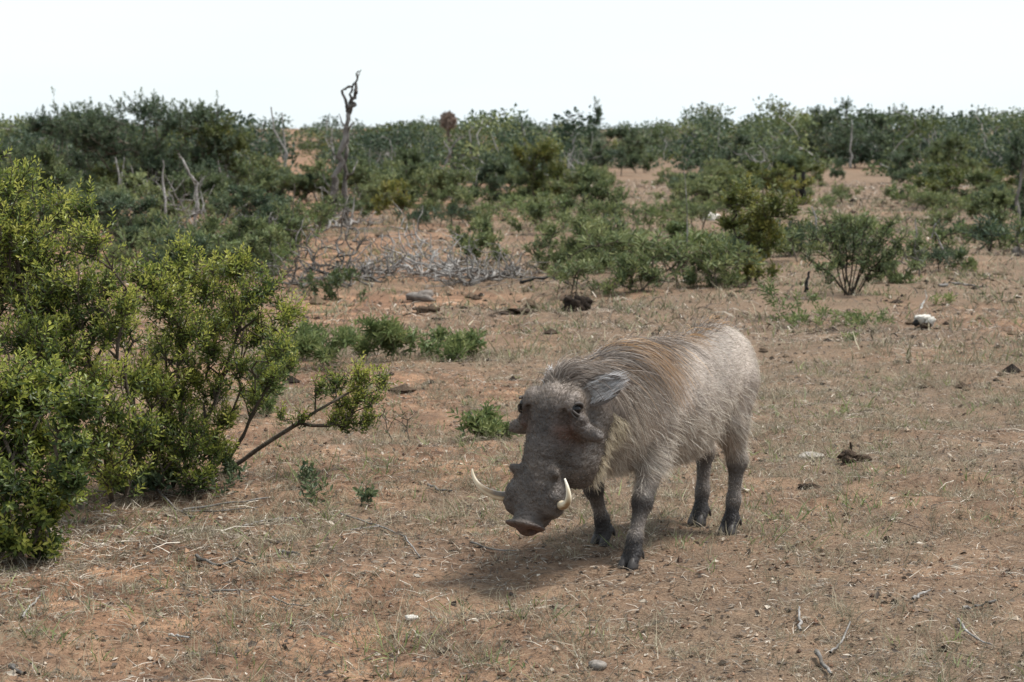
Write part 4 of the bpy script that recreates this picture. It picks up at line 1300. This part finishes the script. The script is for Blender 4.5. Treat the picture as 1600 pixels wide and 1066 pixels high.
    def strands(P, D, Ln, W, Cc, name, parent, steps=4, grav=.25, stiff=.0, keepout=True, wav=.08, clear=.002):
        m = len(P); pts = [P]; d = nrm(D); p = P.copy()
        for k in range(steps):
            d = nrm(d + np.array([0, 0, -1.0]) * (grav / steps)[:, None] + g.normal(0, wav, (m, 3)))
            p = p + d * (Ln / steps)[:, None]
            if keepout:
                f, gr = field(p)
                inside = (f < clear)
                p = p + gr * np.where(inside, clear - f, 0)[:, None]
                d = nrm(p - pts[-1])
            pts.append(p)
        S = np.stack(pts, 1)                              # m, steps+1, 3
        T = nrm(np.gradient(S, axis=1))
        side = nrm(np.cross(T, nrm(g.normal(0, 1, (m, 3)))[:, None, :]))
        wd = W[:, None] * np.linspace(1, .12, steps + 1)[None, :] ** .8
        VV = np.stack([S + side * wd[..., None] / 2, S - side * wd[..., None] / 2], 2).reshape(-1, 3)
        o = np.arange(m) * (steps + 1) * 2
        FF = np.concatenate([np.stack([o + 2 * i, o + 2 * i + 1, o + 2 * i + 3, o + 2 * i + 2], -1) for i in range(steps)])
        tip = np.linspace(.85, 1.2, steps + 1)
        CC = (Cc[:, None, None, :] * tip[None, :, None, None] * np.ones((1, 1, 2, 1))).reshape(-1, 3)
        return link(name, new_mesh(name, VV, FF, m_hair, {'hair': np.clip(CC, .005, .95)}, True), parent)

    # sample the hide by area
    v0, v1, v2, v3 = (V[Q[:, i]] for i in range(4))
    area = .5 * np.linalg.norm(np.cross(v2 - v0, v3 - v1), axis=1)
    ctr = (v0 + v1 + v2 + v3) / 4

    def sample(m, weight):
        w = area * weight
        k = g.choice(len(Q), m, p=w / w.sum())
        a, b = g.random((2, m, 1))
        p = (v0[k] * (1 - a) + v1[k] * a) * (1 - b) + (v3[k] * (1 - a) + v2[k] * a) * b
        return p, field(p)[1]

    cs, ct, cq = head_coords(ctr)
    on_head = (cs > -.06) & (ctr[:, 0] > .52)
    P, Nm = sample(60000, np.where(on_head, 0.0, np.where(ctr[:, 2] < .04, 0, 1.0)))
    low = np.clip((.30 - P[:, 2]) / .08, 0, 1)            # on the legs
    flow = np.stack([-1.0 * (1 - low), .0 * low, -.45 - .8 * low], -1)
    hip = np.clip((-.26 - P[:, 0]) / .12, 0, 1) * (1 - low)
    flow[:, 2] -= .8 * hip
    flow = flow - Nm * (flow * Nm).sum(1, keepdims=True)
    clump = np.stack([fbm(P[:, 0] * 18 + 3 * i, P[:, 2] * 18 + P[:, 1] * 7 + 5 * i, 3, i) for i in range(3)], -1)
    D = nrm(flow) * .85 + Nm * (.10 + .14 * g.random((len(P), 1))) + clump * .32 + g.normal(0, .10, (len(P), 3))
    belly = np.clip((.46 - P[:, 2]) / .12, 0, 1) * (1 - low)
    Ln = (.0115 + .026 * belly + .014 * np.clip((P[:, 0] - .2) / .2, 0, 1)) * g.uniform(.6, 1.35, len(P)) * (1 - .68 * low)
    pale = np.array([.62, .56, .485]); tan = np.array([.38, .315, .255]); dark = np.array([.042, .034, .031])
    f = np.clip(.5 + .9 * clump[:, 0] + .25 * belly + g.normal(0, .22, len(P)) + .45 * np.clip((-.05 - P[:, 0]) / .25, 0, 1) * np.clip((P[:, 2] - .5) / .12, 0, 1), 0, 1)  # last term: rump top paler, sunlight put into the hair colour
    Cc = mix(np.repeat(tan[None], len(P), 0), pale, f)
    dk = np.clip(g.normal(.05, .25, len(P)), 0, .8)
    dkl = np.clip(np.exp(-((P[:, 2] - np.where(P[:, 0] > 0, .205, .24)) / .04) ** 2) + np.clip((.12 - P[:, 2]) / .03, 0, 1), 0, 1)
    dk = np.clip(dk + low * np.clip(.15 + .8 * dkl + .4 * clump[:, 1], 0, 1), 0, .95)
    Cc = mix(Cc, dark, dk)
    strands(P, D, Ln, g.uniform(.0007, .0012, len(P)), Cc, 'coat', root, 2, np.full(len(P), .25), wav=.07)

    # long pale wisps on the side of the neck, the elbow and the lower flank
    wz = np.exp(-((ctr[:, 2] - .42) / .09) ** 2) * (ctr[:, 2] > .29) * (np.abs(ctr[:, 1]) > .06) * ~on_head * (ctr[:, 0] > -.28) + 1.2 * ((ctr[:, 0] > .42) & ~on_head & (ctr[:, 2] < .6) & (ctr[:, 2] > .31))
    P, Nm = sample(3600, wz)
    flow = np.stack([-np.ones(len(P)) * .8, np.zeros(len(P)), -.7 * np.ones(len(P))], -1)
    flow = nrm(flow - Nm * (flow * Nm).sum(1, keepdims=True))
    lk = np.stack([fbm(P[:, 0] * 22 + 3 * i, P[:, 2] * 22 + 5 * i, 2, i) for i in range(3)], -1)
    D = flow * .8 + Nm * .3 + lk * .9 + g.normal(0, .2, (len(P), 3))
    Cc = mix(np.repeat(np.array([[.68, .62, .53]]), len(P), 0), np.array([.3, .24, .19]), g.random(len(P)) ** 1.6)
    strands(P, D, g.uniform(.03, .075, len(P)), g.uniform(.0011, .0018, len(P)), Cc, 'wisps', root, 4, np.full(len(P), .35), wav=.12, clear=.004)

    # short face hair
    P, Nm = sample(13000, np.where(on_head & (cs < .33), 1.0, 0.0))
    ss, tt, qq = head_coords(P)
    flow = -u[None] * 1.0 + l[None] * np.sign(tt)[:, None] * .35 + np.array([0, 0, -.2])
    flow = flow - Nm * (flow * Nm).sum(1, keepdims=True)
    D = nrm(flow) * .9 + Nm * .25 + g.normal(0, .15, (len(P), 3))
    Ln = .009 * g.uniform(.5, 1.5, len(P)) * (1 + 1.0 * np.clip((.03 - ss) / .08, 0, 1))
    Cc = mix(np.repeat(np.array([[.085, .066, .054]]), len(P), 0), np.array([.32, .265, .21]), np.clip(g.normal(.2, .3, len(P)) + .35 * np.clip((.06 - ss) / .08, 0, 1), 0, 1))
    strands(P, D, Ln, g.uniform(.0009, .0015, len(P)), Cc, 'face_hair', root, 2, np.full(len(P), .1), wav=.05)

    # pale whiskers along the jaw and behind the cheek
    jaw = on_head & (np.abs(ct) > .04) & (cq < -.20) & (cs > -.02) & (cs < .20)
    P, Nm = sample(2200, np.where(jaw, 1.0, 0.0))
    ss, tt, qq = head_coords(P)
    D = Nm * .35 - n[None] * .5 + u[None] * .35 + g.normal(0, .22, (len(P), 3))
    Ln = .04 * g.uniform(.4, 1.3, len(P))
    Cc = mix(np.repeat(np.array([[.6, .52, .38]]), len(P), 0), np.array([.3, .25, .2]), g.random(len(P)) ** 2)
    strands(P, D, Ln, g.uniform(.0012, .002, len(P)), Cc, 'whiskers', root, 4, np.full(len(P), .5), wav=.1)

    # long mane along neck and back, combed over to the left
    m = 7600
    w = g.random(m) ** .8
    crest = np.array([H(-.055, 0, -.02), H(-.075, 0, -.09), (.46, .005, .60), (.30, 0, .69), (.10, 0, .69), (-.10, 0, .70), (-.30, 0, .73)])
    tk = w * (len(crest) - 1.001); ki = tk.astype(int); fr = (tk - ki)[:, None]
    P = crest[ki] * (1 - fr) + crest[ki + 1] * fr + np.stack([g.normal(0, .015, m), g.normal(0, .026, m), np.zeros(m)], -1)
    for _ in range(6):                                     # drop the roots onto the hide
        fv, gr = field(P); P = P - gr * (fv + .002)[:, None]
    thin = np.clip((.66 - w) / .2, .10, 1)                 # thinner towards the loins
    kp = g.random(m) < thin
    P = P[kp]; w = w[kp]; m = len(P)
    lefty = np.where(g.random(m) < .72, 1.0, -1.0)
    lock = np.stack([vnoise(w * 60 + 7 * i, w * 13 + i * 3.0, i) for i in range(3)], -1)
    D = np.stack([-np.ones(m) * .75, lefty * (.40 + .35 * g.random(m)), .12 * np.ones(m)], -1) + lock * .5 + g.normal(0, .10, (m, 3))
    D[:, 0] -= 1.1 * (w < .3)
    D[:, 2] -= .25 * (w < .3)
    Ln = g.uniform(.14, .44, m) * np.clip(1.3 - 1.15 * w, .16, 1) * np.clip(.4 + 3.4 * w, 0, 1)
    grav = 1.9 + .7 * g.random(m)
    ora = np.clip(g.normal(.08, .28, m) + 2.6 * lock[:, 0] + .2 * (w > .3), 0, 1)
    ora = ora * np.clip((w - .12) / .25, .15, 1)
    Cc = mix(np.repeat(np.array([[.19, .155, .13]]), m, 0), np.array([.62, .37, .17]), ora)
    Cc = mix(Cc, np.array([.52, .47, .42]), np.clip(g.normal(.08, .38, m), 0, 1))
    Cc = mix(Cc, np.array([.05, .04, .035]), np.clip(g.normal(-.05, .4, m) - .8 * lock[:, 1], 0, .85))
    strands(P, D, Ln, g.uniform(.0014, .0026, m), Cc, 'mane', root, 10, grav, wav=.035, clear=.007)
    # thin upright bristles on the crest and the rump
    m = 1500
    w = g.random(m); tk = w * (len(crest) - 1.001); ki = tk.astype(int); fr = (tk - ki)[:, None]
    P = crest[ki] * (1 - fr) + crest[ki + 1] * fr + np.stack([g.normal(0, .03, m) - .16 * (w > .85) * g.random(m), g.normal(0, .035, m), np.zeros(m)], -1)
    for _ in range(6):
        fv, gr = field(P); P = P - gr * (fv + .001)[:, None]
    D = field(P)[1] * .35 + np.array([-1.0, .1, .12]) + g.normal(0, .2, (m, 3))
    Cc = mix(np.repeat(np.array([[.10, .085, .08]]), m, 0), np.array([.42, .37, .33]), g.random(m))
    strands(P, D, .055 * g.uniform(.4, 1.4, m), g.uniform(.0007, .0012, m), Cc, 'crest_bristles', root, 4, np.full(m, .2), wav=.08, keepout=False)

    # ---- ears: cupped leaf shapes
    m_ear, nt, N, L, bs = material('ear_skin')
    bs.inputs['Base Color'].default_value = (.11, .088, .075, 1); bs.inputs['Roughness'].default_value = .8
    nn = N.new('ShaderNodeTexNoise'); nn.inputs['Scale'].default_value = 40
    rr = ramp_node(N, [(.3, (.06, .048, .042)), (.7, (.16, .13, .11))]); L.new(nn.outputs['Fac'], rr.inputs['Fac']); L.new(rr.outputs['Color'], bs.inputs['Base Color'])
    for sg in (1, -1):
        b = H(-.030, sg * .066, -.090)
        if sg > 0:
            d = nrm(np.array([-.44, .68, .44])); face_dir = nrm(np.array([.80, .52, .10]))
        else:
            d = nrm(np.array([-.75, -.40, .35])); face_dir = nrm(np.array([.25, -.85, .30]))
        sd = nrm(np.cross(face_dir, d)); nr = np.cross(d, sd)
        LV = []; K = 9; J = 7
        for i in range(K):
            uu = i / (K - 1); wd = .045 * (math.sin(math.pi * min(1, .22 + .78 * uu)) ** .75) * (1 if uu < .99 else .05) + .002
            for j in range(J):
                vv = -1 + 2 * j / (J - 1)
                LV.append(b + d * (uu * .138) + sd * vv * wd + nr * (wd * .75 * vv * vv - .012 * math.sin(math.pi * uu)) + np.array([0, 0, -.012]) * uu ** 2)
        LV = np.array(LV)
        QF = np.array([[i * J + j, i * J + j + 1, (i + 1) * J + j + 1, (i + 1) * J + j] for i in range(K - 1) for j in range(J - 1)])
        back = LV - nr * .006
        nv = len(LV)
        rim = [i * J for i in range(K)] + [(K - 1) * J + j for j in range(1, J)] + [i * J + J - 1 for i in range(K - 2, -1, -1)]
        RF = np.array([[rim[i], rim[i + 1], rim[i + 1] + nv, rim[i] + nv] for i in range(len(rim) - 1)])
        ear = link('ear', new_mesh('ear', np.concatenate([LV, back]), [QF, QF[:, ::-1] + nv, RF], m_ear, None, True), root)
        m = 900
        uu = g.random(m) ** 1.2 * .75; vv = g.uniform(-.85, .85, m)
        wd = .045 * np.sin(math.pi * np.minimum(1, .22 + .78 * uu)) ** .75
        P = b + d * (uu * .138)[:, None] + sd * (vv * wd)[:, None] + nr * (wd * .75 * vv * vv - .012 * np.sin(math.pi * uu) + .004)[:, None]
        D = d * .9 + nr * .22 - sd * (vv * .2)[:, None] + g.normal(0, .12, (m, 3))
        Cc = mix(np.repeat(np.array([[.72, .71, .71]]), m, 0), np.array([.2, .17, .15]), g.random(m) ** 1.8)
        strands(P, D, .045 * g.uniform(.5, 1.3, m), g.uniform(.0014, .0024, m), Cc, 'ear_tuft', ear, 3, np.full(m, .1), keepout=False, wav=.06)

    # ---- eyes
    m_lid, nt, N, L, bs = material('eyelid_skin')
    nn = N.new('ShaderNodeTexNoise'); nn.inputs['Scale'].default_value = 90
    rr = ramp_node(N, [(.3, (.03, .025, .022)), (.7, (.075, .062, .055))]); L.new(nn.outputs['Fac'], rr.inputs['Fac']); L.new(rr.outputs['Color'], bs.inputs['Base Color'])
    bs.inputs['Roughness'].default_value = .75
    m_eye, nt, N, L, bs = material('dark_eye')
    bs.inputs['Base Color'].default_value = (.006, .005, .005, 1); bs.inputs['Roughness'].default_value = .16; bs.inputs['Specular IOR Level'].default_value = .3
    for sg in (1, -1):
        VV, FF = ball(H(.030, sg * .0935, -.020), (.0168, .0168, .0168), n1=12, n2=18)
        link('eye', new_mesh('eye', VV, FF, m_eye, None, True), root)
        # eyelid folds above and below the eye
        for k, (off, rad) in enumerate([(-.018, .006), (.016, .005), (.026, .004)]):
            A = np.linspace(-1.1, 1.1, 9)
            pts = np.array([H(.030 + off * math.cos(a * .9), sg * (.096 + .011 * math.cos(a) - (.003 * k)), -.019 + .022 * math.sin(a)) for a in A])
            par = np.arange(9) - 1
            BV, BF = branch_mesh(pts, par, rad * np.sin(np.linspace(.25, 2.9, 9)) ** .5, 6)
            link('eyelid', new_mesh('eyelid', BV, BF, m_lid, None, True), root)

    # ---- tusks
    m_tusk, nt, N, L, bs = material('ivory')
    tc = N.new('ShaderNodeTexCoord'); nn = N.new('ShaderNodeTexNoise'); nn.inputs['Scale'].default_value = 30; nn.inputs['Detail'].default_value = 4
    L.new(tc.outputs['Object'], nn.inputs['Vector'])
    at = N.new('ShaderNodeAttribute'); at.attribute_name = 'tint'
    ma = N.new('ShaderNodeMath'); ma.operation = 'MULTIPLY_ADD'; ma.inputs[1].default_value = .35
    L.new(nn.outputs['Fac'], ma.inputs[0]); L.new(at.outputs['Fac'], ma.inputs[2])
    rr = ramp_node(N, [(.12, (.03, .022, .017)), (.38, (.22, .14, .07)), (.7, (.5, .41, .28)), (1.05, (.72, .65, .52))])
    L.new(ma.outputs[0], rr.inputs['Fac']); L.new(rr.outputs['Color'], bs.inputs['Base Color']); bs.inputs['Roughness'].default_value = .35

    def tusk(name, ctrl, r0, r1, sg, stain=True):
        c = np.array(ctrl); K = 22
        tt = np.linspace(0, 1, K)[:, None]
        p0, p1, p2, p3 = c
        pts = (1 - tt) ** 3 * p0 + 3 * tt * (1 - tt) ** 2 * p1 + 3 * tt ** 2 * (1 - tt) * p2 + tt ** 3 * p3
        R = r0 + (r1 - r0) * np.linspace(0, 1, K) ** 1.4
        BV, BF = branch_mesh(pts, np.arange(K) - 1, R, 12)
        tint = np.full((K, 12), .62)
        tint += np.linspace(-.12, .22, K)[:, None]
        if stain:
            o = nrm(BV.reshape(K, 12, 3) - pts[:, None, :])
            w_ = np.clip((o @ nrm(np.array(STAIN[sg])) - .5) / .3, 0, 1)       # dirt in the long groove
            tint -= .62 * w_ * np.linspace(1.1, .35, K)[:, None]
        return link(name, new_mesh(name, BV, BF, m_tusk, {'tint': np.clip(tint.ravel(), 0, 1)}, True), root)

    for sg in (1, -1):
        tusk('tusk', [H(a_, sg * b_, c_) for a_, b_, c_ in TUSK[sg]], .0165, .003, sg)
        tusk('lower_tusk', [H(.31, sg * .060, -.088), H(.305, sg * .085, -.088), H(.29, sg * .105, -.085), H(.268, sg * .122, -.078)], .007, .002, sg, False)

    # ---- hooves and dew claws
    m_hoof, nt, N, L, bs = material('hoof')
    nn = N.new('ShaderNodeTexNoise'); nn.inputs['Scale'].default_value = 60
    rr = ramp_node(N, [(.3, (.014, .012, .011)), (.7, (.06, .05, .045))]); L.new(nn.outputs['Fac'], rr.inputs['Fac']); L.new(rr.outputs['Color'], bs.inputs['Base Color'])
    bs.inputs['Roughness'].default_value = .6
    for nm, (fx, fy) in FEET.items():
        for sg in (1, -1):
            K = 10; rows = []
            for z, k, dx in [(-.004, 1.0, .004), (.012, .98, .003), (.028, .82, -.002), (.040, .62, -.008)]:
                for i in range(K):
                    a = 2 * math.pi * i / K
                    rx = .026 * k * (1.15 if math.cos(a) > 0 else .8); ry = .0165 * k
                    rows.append([fx + .012 + dx + rx * math.cos(a), fy + sg * .0175 + ry * math.sin(a), z])
            VV = np.array(rows)
            FF = np.array([[i * K + j, i * K + (j + 1) % K, (i + 1) * K + (j + 1) % K, (i + 1) * K + j] for i in range(3) for j in range(K)])
            link('hoof', new_mesh('hoof', VV, [FF, np.array([np.arange(K)[::-1]]), np.array([np.arange(K) + 3 * K])], m_hoof, None, True), root)
            pts = np.array([[fx - .020, fy + sg * .016, .062], [fx - .034, fy + sg * .020, .046], [fx - .040, fy + sg * .022, .028]])
            BV, BF = branch_mesh(pts, np.arange(3) - 1, np.array([.009, .008, .003]), 7)
            link('dew_claw', new_mesh('dew_claw', BV, BF, m_hoof, None, True), root)

    # ---- tail hanging behind
    pts = np.array([[-.455, -.01, .62], [-.487, -.03, .57], [-.487, -.05, .47], [-.470, -.06, .36], [-.462, -.06, .30]])
    BV, BF = branch_mesh(pts, np.arange(5) - 1, np.array([.018, .012, .008, .006, .004]), 8)
    link('tail', new_mesh('tail', BV, BF, m_ear, None, True), root)
    return root


HEAD_O = (.802, .0645, .587)
HY, HP, HR, HS = -3.0, 66.4, -1.8, 1.05
TUSK = {1: [(.30, .072, -.066), (.330, .128, -.055), (.300, .160, -.030), (.240, .116, -.022)],
        -1: [(.30, .072, -.066), (.325, .130, -.045), (.306, .200, -.022), (.248, .218, -.014)]}
STAIN = {1: (.75, .6, -.5), -1: (.7, .4, .75)}
build_warthog()

# ------------------------------------------------------------------ ground cover
def sector(n, r0, r1, g, half=0.26, power=1.0):
    """points on the ground in front of the camera, even per unit area for power 2, denser near for smaller"""
    u = g.random(n)
    r = (r0 ** power + u * (r1 ** power - r0 ** power)) ** (1 / power)
    th = g.uniform(-half, half, n)
    return r * np.sin(th), r * np.cos(th)


def strips(P, D, L, W, lift, g, bend=0.3, k=3):
    """curved flat strips lying on or rising from the ground: P (n,3) root, D (n,3) direction"""
    n = len(P)
    D = nrm(D)
    S = nrm(np.cross(D, np.array([0, 0, 1.0]) + g.normal(0, .35, (n, 3))))
    B = nrm(g.normal(0, 1, (n, 3)) * np.array([1, 1, .35]))
    t = np.linspace(0, 1, k)
    V = np.zeros((n, k, 2, 3))
    for i, u in enumerate(t):
        c = P + D * (L * u)[:, None] + B * (bend * L * u * u)[:, None] + np.array([0, 0, 1.0]) * (lift * math.sin(math.pi * u))[:, None]
        w = W * (1 - .75 * u ** 2)
        V[:, i, 0] = c + S * (w / 2)[:, None]; V[:, i, 1] = c - S * (w / 2)[:, None]
    o = (np.arange(n) * k * 2)[:, None]
    F = np.concatenate([np.stack([o[:, 0] + 2 * i, o[:, 0] + 2 * i + 1, o[:, 0] + 2 * i + 3, o[:, 0] + 2 * i + 2], -1) for i in range(k - 1)])
    return V.reshape(-1, 3), F


def patch(x, y):
    """how grassy the ground is, 0..1"""
    q = fbm(x / .8, y / .8, 3, 6) + .6 * fbm(x / .22, y / .22, 2, 7)
    return np.clip(.5 + 1.25 * q + .26 * np.tanh((x - .2) / 1.2), 0, 1)


gs = np.random.default_rng(88)
# straw and small twigs lying about
x, y = sector(112000, 5.2, 18, gs, .255, .8)
bushy = np.exp(-(((x + 1.35) / .85) ** 2 + ((y - 7.9) / 1.1) ** 2))
bare = np.exp(-(((x + .75) / .75) ** 2 + ((y - 6.35) / .45) ** 2))
keep = gs.random(len(x)) < (.2 + .6 * patch(x, y) + .7 * bushy) * (1 - .6 * bare)
x, y, bushy = x[keep], y[keep], bushy[keep]
n = len(x)
a = gs.uniform(0, 6.28, n)
L = gs.lognormal(math.log(.032), .5, n).clip(.012, .13) * (1 + .03 * (y - 7).clip(0)) * (1 + .5 * bushy)
P = np.stack([x, y, height(x, y) + .003 + gs.random(n) ** 3 * .012], -1)
D = np.stack([np.cos(a), np.sin(a), gs.normal(0, .12, n)], -1)
V, F = strips(P, D, L, gs.uniform(.0012, .0032, n) * (1 + .05 * (y - 7).clip(0)) * (1 + .4 * bushy), L * .08, gs, .35)
ti = np.repeat(np.clip(gs.beta(1.0, 1.15, n) + .08 * bushy, 0, 1), 6)
tag(link('straw_litter', new_mesh('straw_litter', V, F, M_STRAW, {'tint': ti})), 'straw and broken twigs littering the reddish soil', 'litter', None, 'stuff')

# dead leaves and bark crumbs
x, y = sector(60000, 5.2, 18, gs, .255, .8)
bushy = np.exp(-(((x + 1.35) / .8) ** 2 + ((y - 8.0) / 1.1) ** 2))
keep = gs.random(len(x)) < .3 + .35 * patch(y, x) + .7 * bushy
x, y = x[keep], y[keep]; n = len(x)
P = np.stack([x, y, height(x, y) + .003 + gs.random(n) * .006], -1)
a = gs.uniform(0, 6.28, n)
D = np.stack([np.cos(a), np.sin(a), gs.normal(0, .3, n)], -1)
Nn = np.array([0, 0, 1.0]) + gs.normal(0, .45, (n, 3))
L = gs.lognormal(math.log(.014), .45, n).clip(.006, .04)
V, F = leaf_mesh(P, D, Nn, L, L * gs.uniform(.3, .7, n), LITE)
tag(link('leaf_litter', new_mesh('leaf_litter', V, F, M_STRAW, {'tint': np.repeat(np.clip(gs.beta(1.2, 2.2, n), 0, 1), 4)})), 'small dead leaves and bark crumbs strewn over the soil', 'leaf litter', None, 'stuff')


# standing tufts of dry grass
def tufts(name, label, mat, nt_, r0, r1, per, hh, seed, thresh, power=.9, wid=(.0012, .0024), tint=(.5, .2), spread=.02, cat='grass', lean=.75):
    g = np.random.default_rng(seed)
    x, y = sector(nt_, r0, r1, g, .255, power)
    keep = g.random(nt_) < np.clip((patch(x + 5, y) - thresh) * 2.4, .04, 1)
    x, y = x[keep], y[keep]; n = len(x)
    sz = g.lognormal(0, .35, n)
    X = np.repeat(x, per) + g.normal(0, spread, n * per) * np.repeat(sz, per)
    Y = np.repeat(y, per) + g.normal(0, spread, n * per) * np.repeat(sz, per)
    m = len(X)
    P = np.stack([X, Y, height(X, Y) - .002], -1)
    out = np.stack([X - np.repeat(x, per), Y - np.repeat(y, per)], -1) / spread
    D = np.concatenate([out * .35 + g.normal(0, lean * .6, (m, 2)), g.uniform(.5, 1.1, (m, 1))], 1)
    far = 1 + .05 * (Y - 7).clip(0)
    L = hh * g.uniform(.5, 1.3, m) * np.repeat(sz, per)
    V, F = strips(P, D, L, g.uniform(*wid, m) * far, L * 0, g, .55)
    t = np.repeat(g.normal(tint[0], tint[1] * .7, n), per) + g.normal(0, tint[1] * .7, m)
    tag(link(name, new_mesh(name, V, F, mat, {'tint': np.repeat(np.clip(t, 0, 1), 6)})), label, cat, None, 'stuff')


tufts('dry_grass', 'short dry grass tufts over the reddish soil', M_DRYGRASS, 6600, 5.2, 15, 13, .048, 1, .22)
tufts('far_dry_grass', 'dry grass on the farther open ground', M_DRYGRASS, 4200, 14, 48, 7, .07, 2, .2, .8, (.004, .008), (.45, .2), .06)
tufts('grey_twiglets', 'low grey dead twiglets in patches on the soil', M_STRAW, 2600, 5.2, 15, 12, .035, 3, .5, .9, (.0014, .0026), (.42, .22), .03, 'twigs', 1.6)
tufts('green_grass', 'sparse green grass blades between the dry tufts', M_LEAF_HERB, 1000, 5.2, 14, 7, .05, 4, .5, .9, (.0025, .005), (.6, .2), .02)
tufts('green_weeds', 'thin green weeds on the farther open ground', M_LEAF_GREY, 1800, 14, 45, 12, .07, 5, .5, .8, (.003, .006), (.5, .2), .08, 'weeds')

# coarser litter farther off
x, y = sector(26000, 15, 60, gs, .25, .7); n = len(x)
keep = gs.random(n) < .25 + .75 * patch(x / 3, y / 3)
x, y = x[keep], y[keep]; n = len(x)
a = gs.uniform(0, 6.28, n); k_ = (y / 15) ** .6
P = np.stack([x, y, height(x, y) + .01], -1)
V, F = strips(P, np.stack([np.cos(a), np.sin(a), gs.normal(0, .2, n)], -1), gs.uniform(.03, .14, n) * k_, gs.uniform(.004, .012, n) * k_, .02 * k_, gs, .4)
tag(link('far_litter', new_mesh('far_litter', V, F, M_STRAW, {'tint': np.repeat(gs.beta(.8, 1.5, n), 6)})), 'dead twigs and bark strewn over the farther ground', 'litter', None, 'stuff')

# soil crumbs and pebbles
x, y = sector(4500, 5.2, 14, gs, .255, .9); n = len(x)
r = gs.lognormal(math.log(.0045), .5, n).clip(.002, .016)
oct_ = np.array([[1, 0, 0], [0, 1, 0], [-1, 0, 0], [0, -1, 0], [0, 0, 1], [0, 0, -1]], float)
V = np.stack([x, y, height(x, y) + r * .3], -1)[:, None, :] + oct_[None] * r[:, None, None] * gs.uniform(.5, 1.2, (n, 6, 1))
T8 = np.array([[0, 1, 4], [1, 2, 4], [2, 3, 4], [3, 0, 4], [1, 0, 5], [2, 1, 5], [3, 2, 5], [0, 3, 5]])
F = (T8[None] + (np.arange(n) * 6)[:, None, None]).reshape(-1, 3)
M_CRUMB = tint_material('soil_crumbs', [(0, (.06, .04, .03)), (.5, (.2, .115, .075)), (.85, (.32, .2, .13)), (1, (.45, .38, .3))], .95, .1)
x, y = sector(2600, 12, 50, gs, .25, .8); m2 = len(x)
r = gs.lognormal(math.log(.018), .5, m2).clip(.008, .07) * (y / 14) ** .35
V2 = np.stack([x, y, height(x, y) + r * .2], -1)[:, None, :] + oct_[None] * r[:, None, None] * gs.uniform(.5, 1.2, (m2, 6, 1)) * np.array([1.2, 1.2, .7])
F2 = (T8[None] + (np.arange(m2) * 6)[:, None, None]).reshape(-1, 3)
tag(link('earth_clods', new_mesh('earth_clods', V2.reshape(-1, 3), F2, M_DUNG, {'tint': np.repeat(gs.beta(1.2, 1.0, m2), 6)})), 'dark earth clods and droppings on the farther ground', 'earth clods', None, 'stuff')
tag(link('pebbles', new_mesh('pebbles', V.reshape(-1, 3), F, M_CRUMB, {'tint': np.repeat(gs.random(n), 6)})), 'soil crumbs and pebbles over the sandy ground', 'pebbles', None, 'stuff')

# fallen sticks one can tell apart
STK = 'fallen sticks on the near ground'
for i, (lab, pts, r, t) in enumerate([
    ('long pale stick lying level below the round leafy bush', [(280, 790), (340, 788), (415, 788)], .005, .55),
    ('second long stick just under the level pale stick', [(270, 797), (330, 796), (400, 794)], .004, .35),
    ('long bare shoot hanging from the bush to the ground', [(205, 742), (235, 765), (270, 795), (298, 806)], .005, .5),
    ('pale wavy stick in front of the bush twigs', [(375, 826), (400, 816), (430, 811), (465, 808)], .004, .65),
    ('stick curving down to the right of the sprig with oval leaves', [(530, 812), (565, 822), (600, 835), (630, 848), (655, 880)], .004, .4),
    ('thin stick beside the curving stick', [(545, 840), (590, 832), (625, 842), (642, 865)], .003, .6),
    ('thick dark crooked stick on the sandy patch', [(300, 878), (335, 890), (365, 884), (395, 895)], .006, .15),
    ('short thick brown stick right of the crooked dark one', [(432, 872), (448, 877), (464, 879)], .007, .1),
    ('straight grey stick lying on the sandy patch', [(325, 930), (360, 932), (398, 929)], .004, .5),
    ('light stick tapering to the right below the straight grey one', [(420, 938), (445, 944), (474, 946)], .003, .4),
    ('brown twig near the animal snout, left side', [(668, 770), (685, 776), (705, 781)], .006, .35),
    ('pale chip of wood at the lower left', [(255, 994), (272, 996), (288, 998)], .005, .8),
    ('short brown stick at the lower left corner', [(2, 1054), (12, 1058), (26, 1064)], .008, .1),
    ('grey stick lying level at the right edge', [(1515, 962), (1540, 960), (1568, 957)], .006, .6),
    ('forked stick at the lower right corner', [(1508, 980), (1522, 1000), (1545, 1010), (1562, 1012)], .004, .6),
    ('stick slanting up by the dark dung crumbs', [(1435, 958), (1450, 946), (1462, 938)], .005, .7),
    ('brown stick slanting at the lower right edge', [(1284, 1018), (1296, 1032), (1308, 1048)], .007, .3),
    ('pale stick rising across the brown slanting one', [(1306, 1016), (1322, 1000), (1337, 982)], .004, .6),
    ('dead root lying under the animal head', [(735, 858), (770, 866), (805, 872)], .004, .35),
    ('pale upright wood splinter low on the right', [(1258, 984), (1256, 970), (1255, 958)], .005, .85),
    ('arching pale stick at the far left ground', [(22, 988), (30, 968), (46, 945), (52, 940)], .004, .75),
]):
    P = []
    g = np.random.default_rng(300 + i)
    for px, py in pts:
        q = ground_px(px, py); q[2] = float(height(q[0], q[1])) + r + .004 + g.random() * .006; P.append(q)
    b = P[0].copy()
    o = dead_part('fallen_stick', P, list(np.linspace(r, r * .55, len(P))), M_DEAD, t * .8, None, b, 6, 300 + i)
    o.location = b
    tag(o, lab, 'stick', STK)
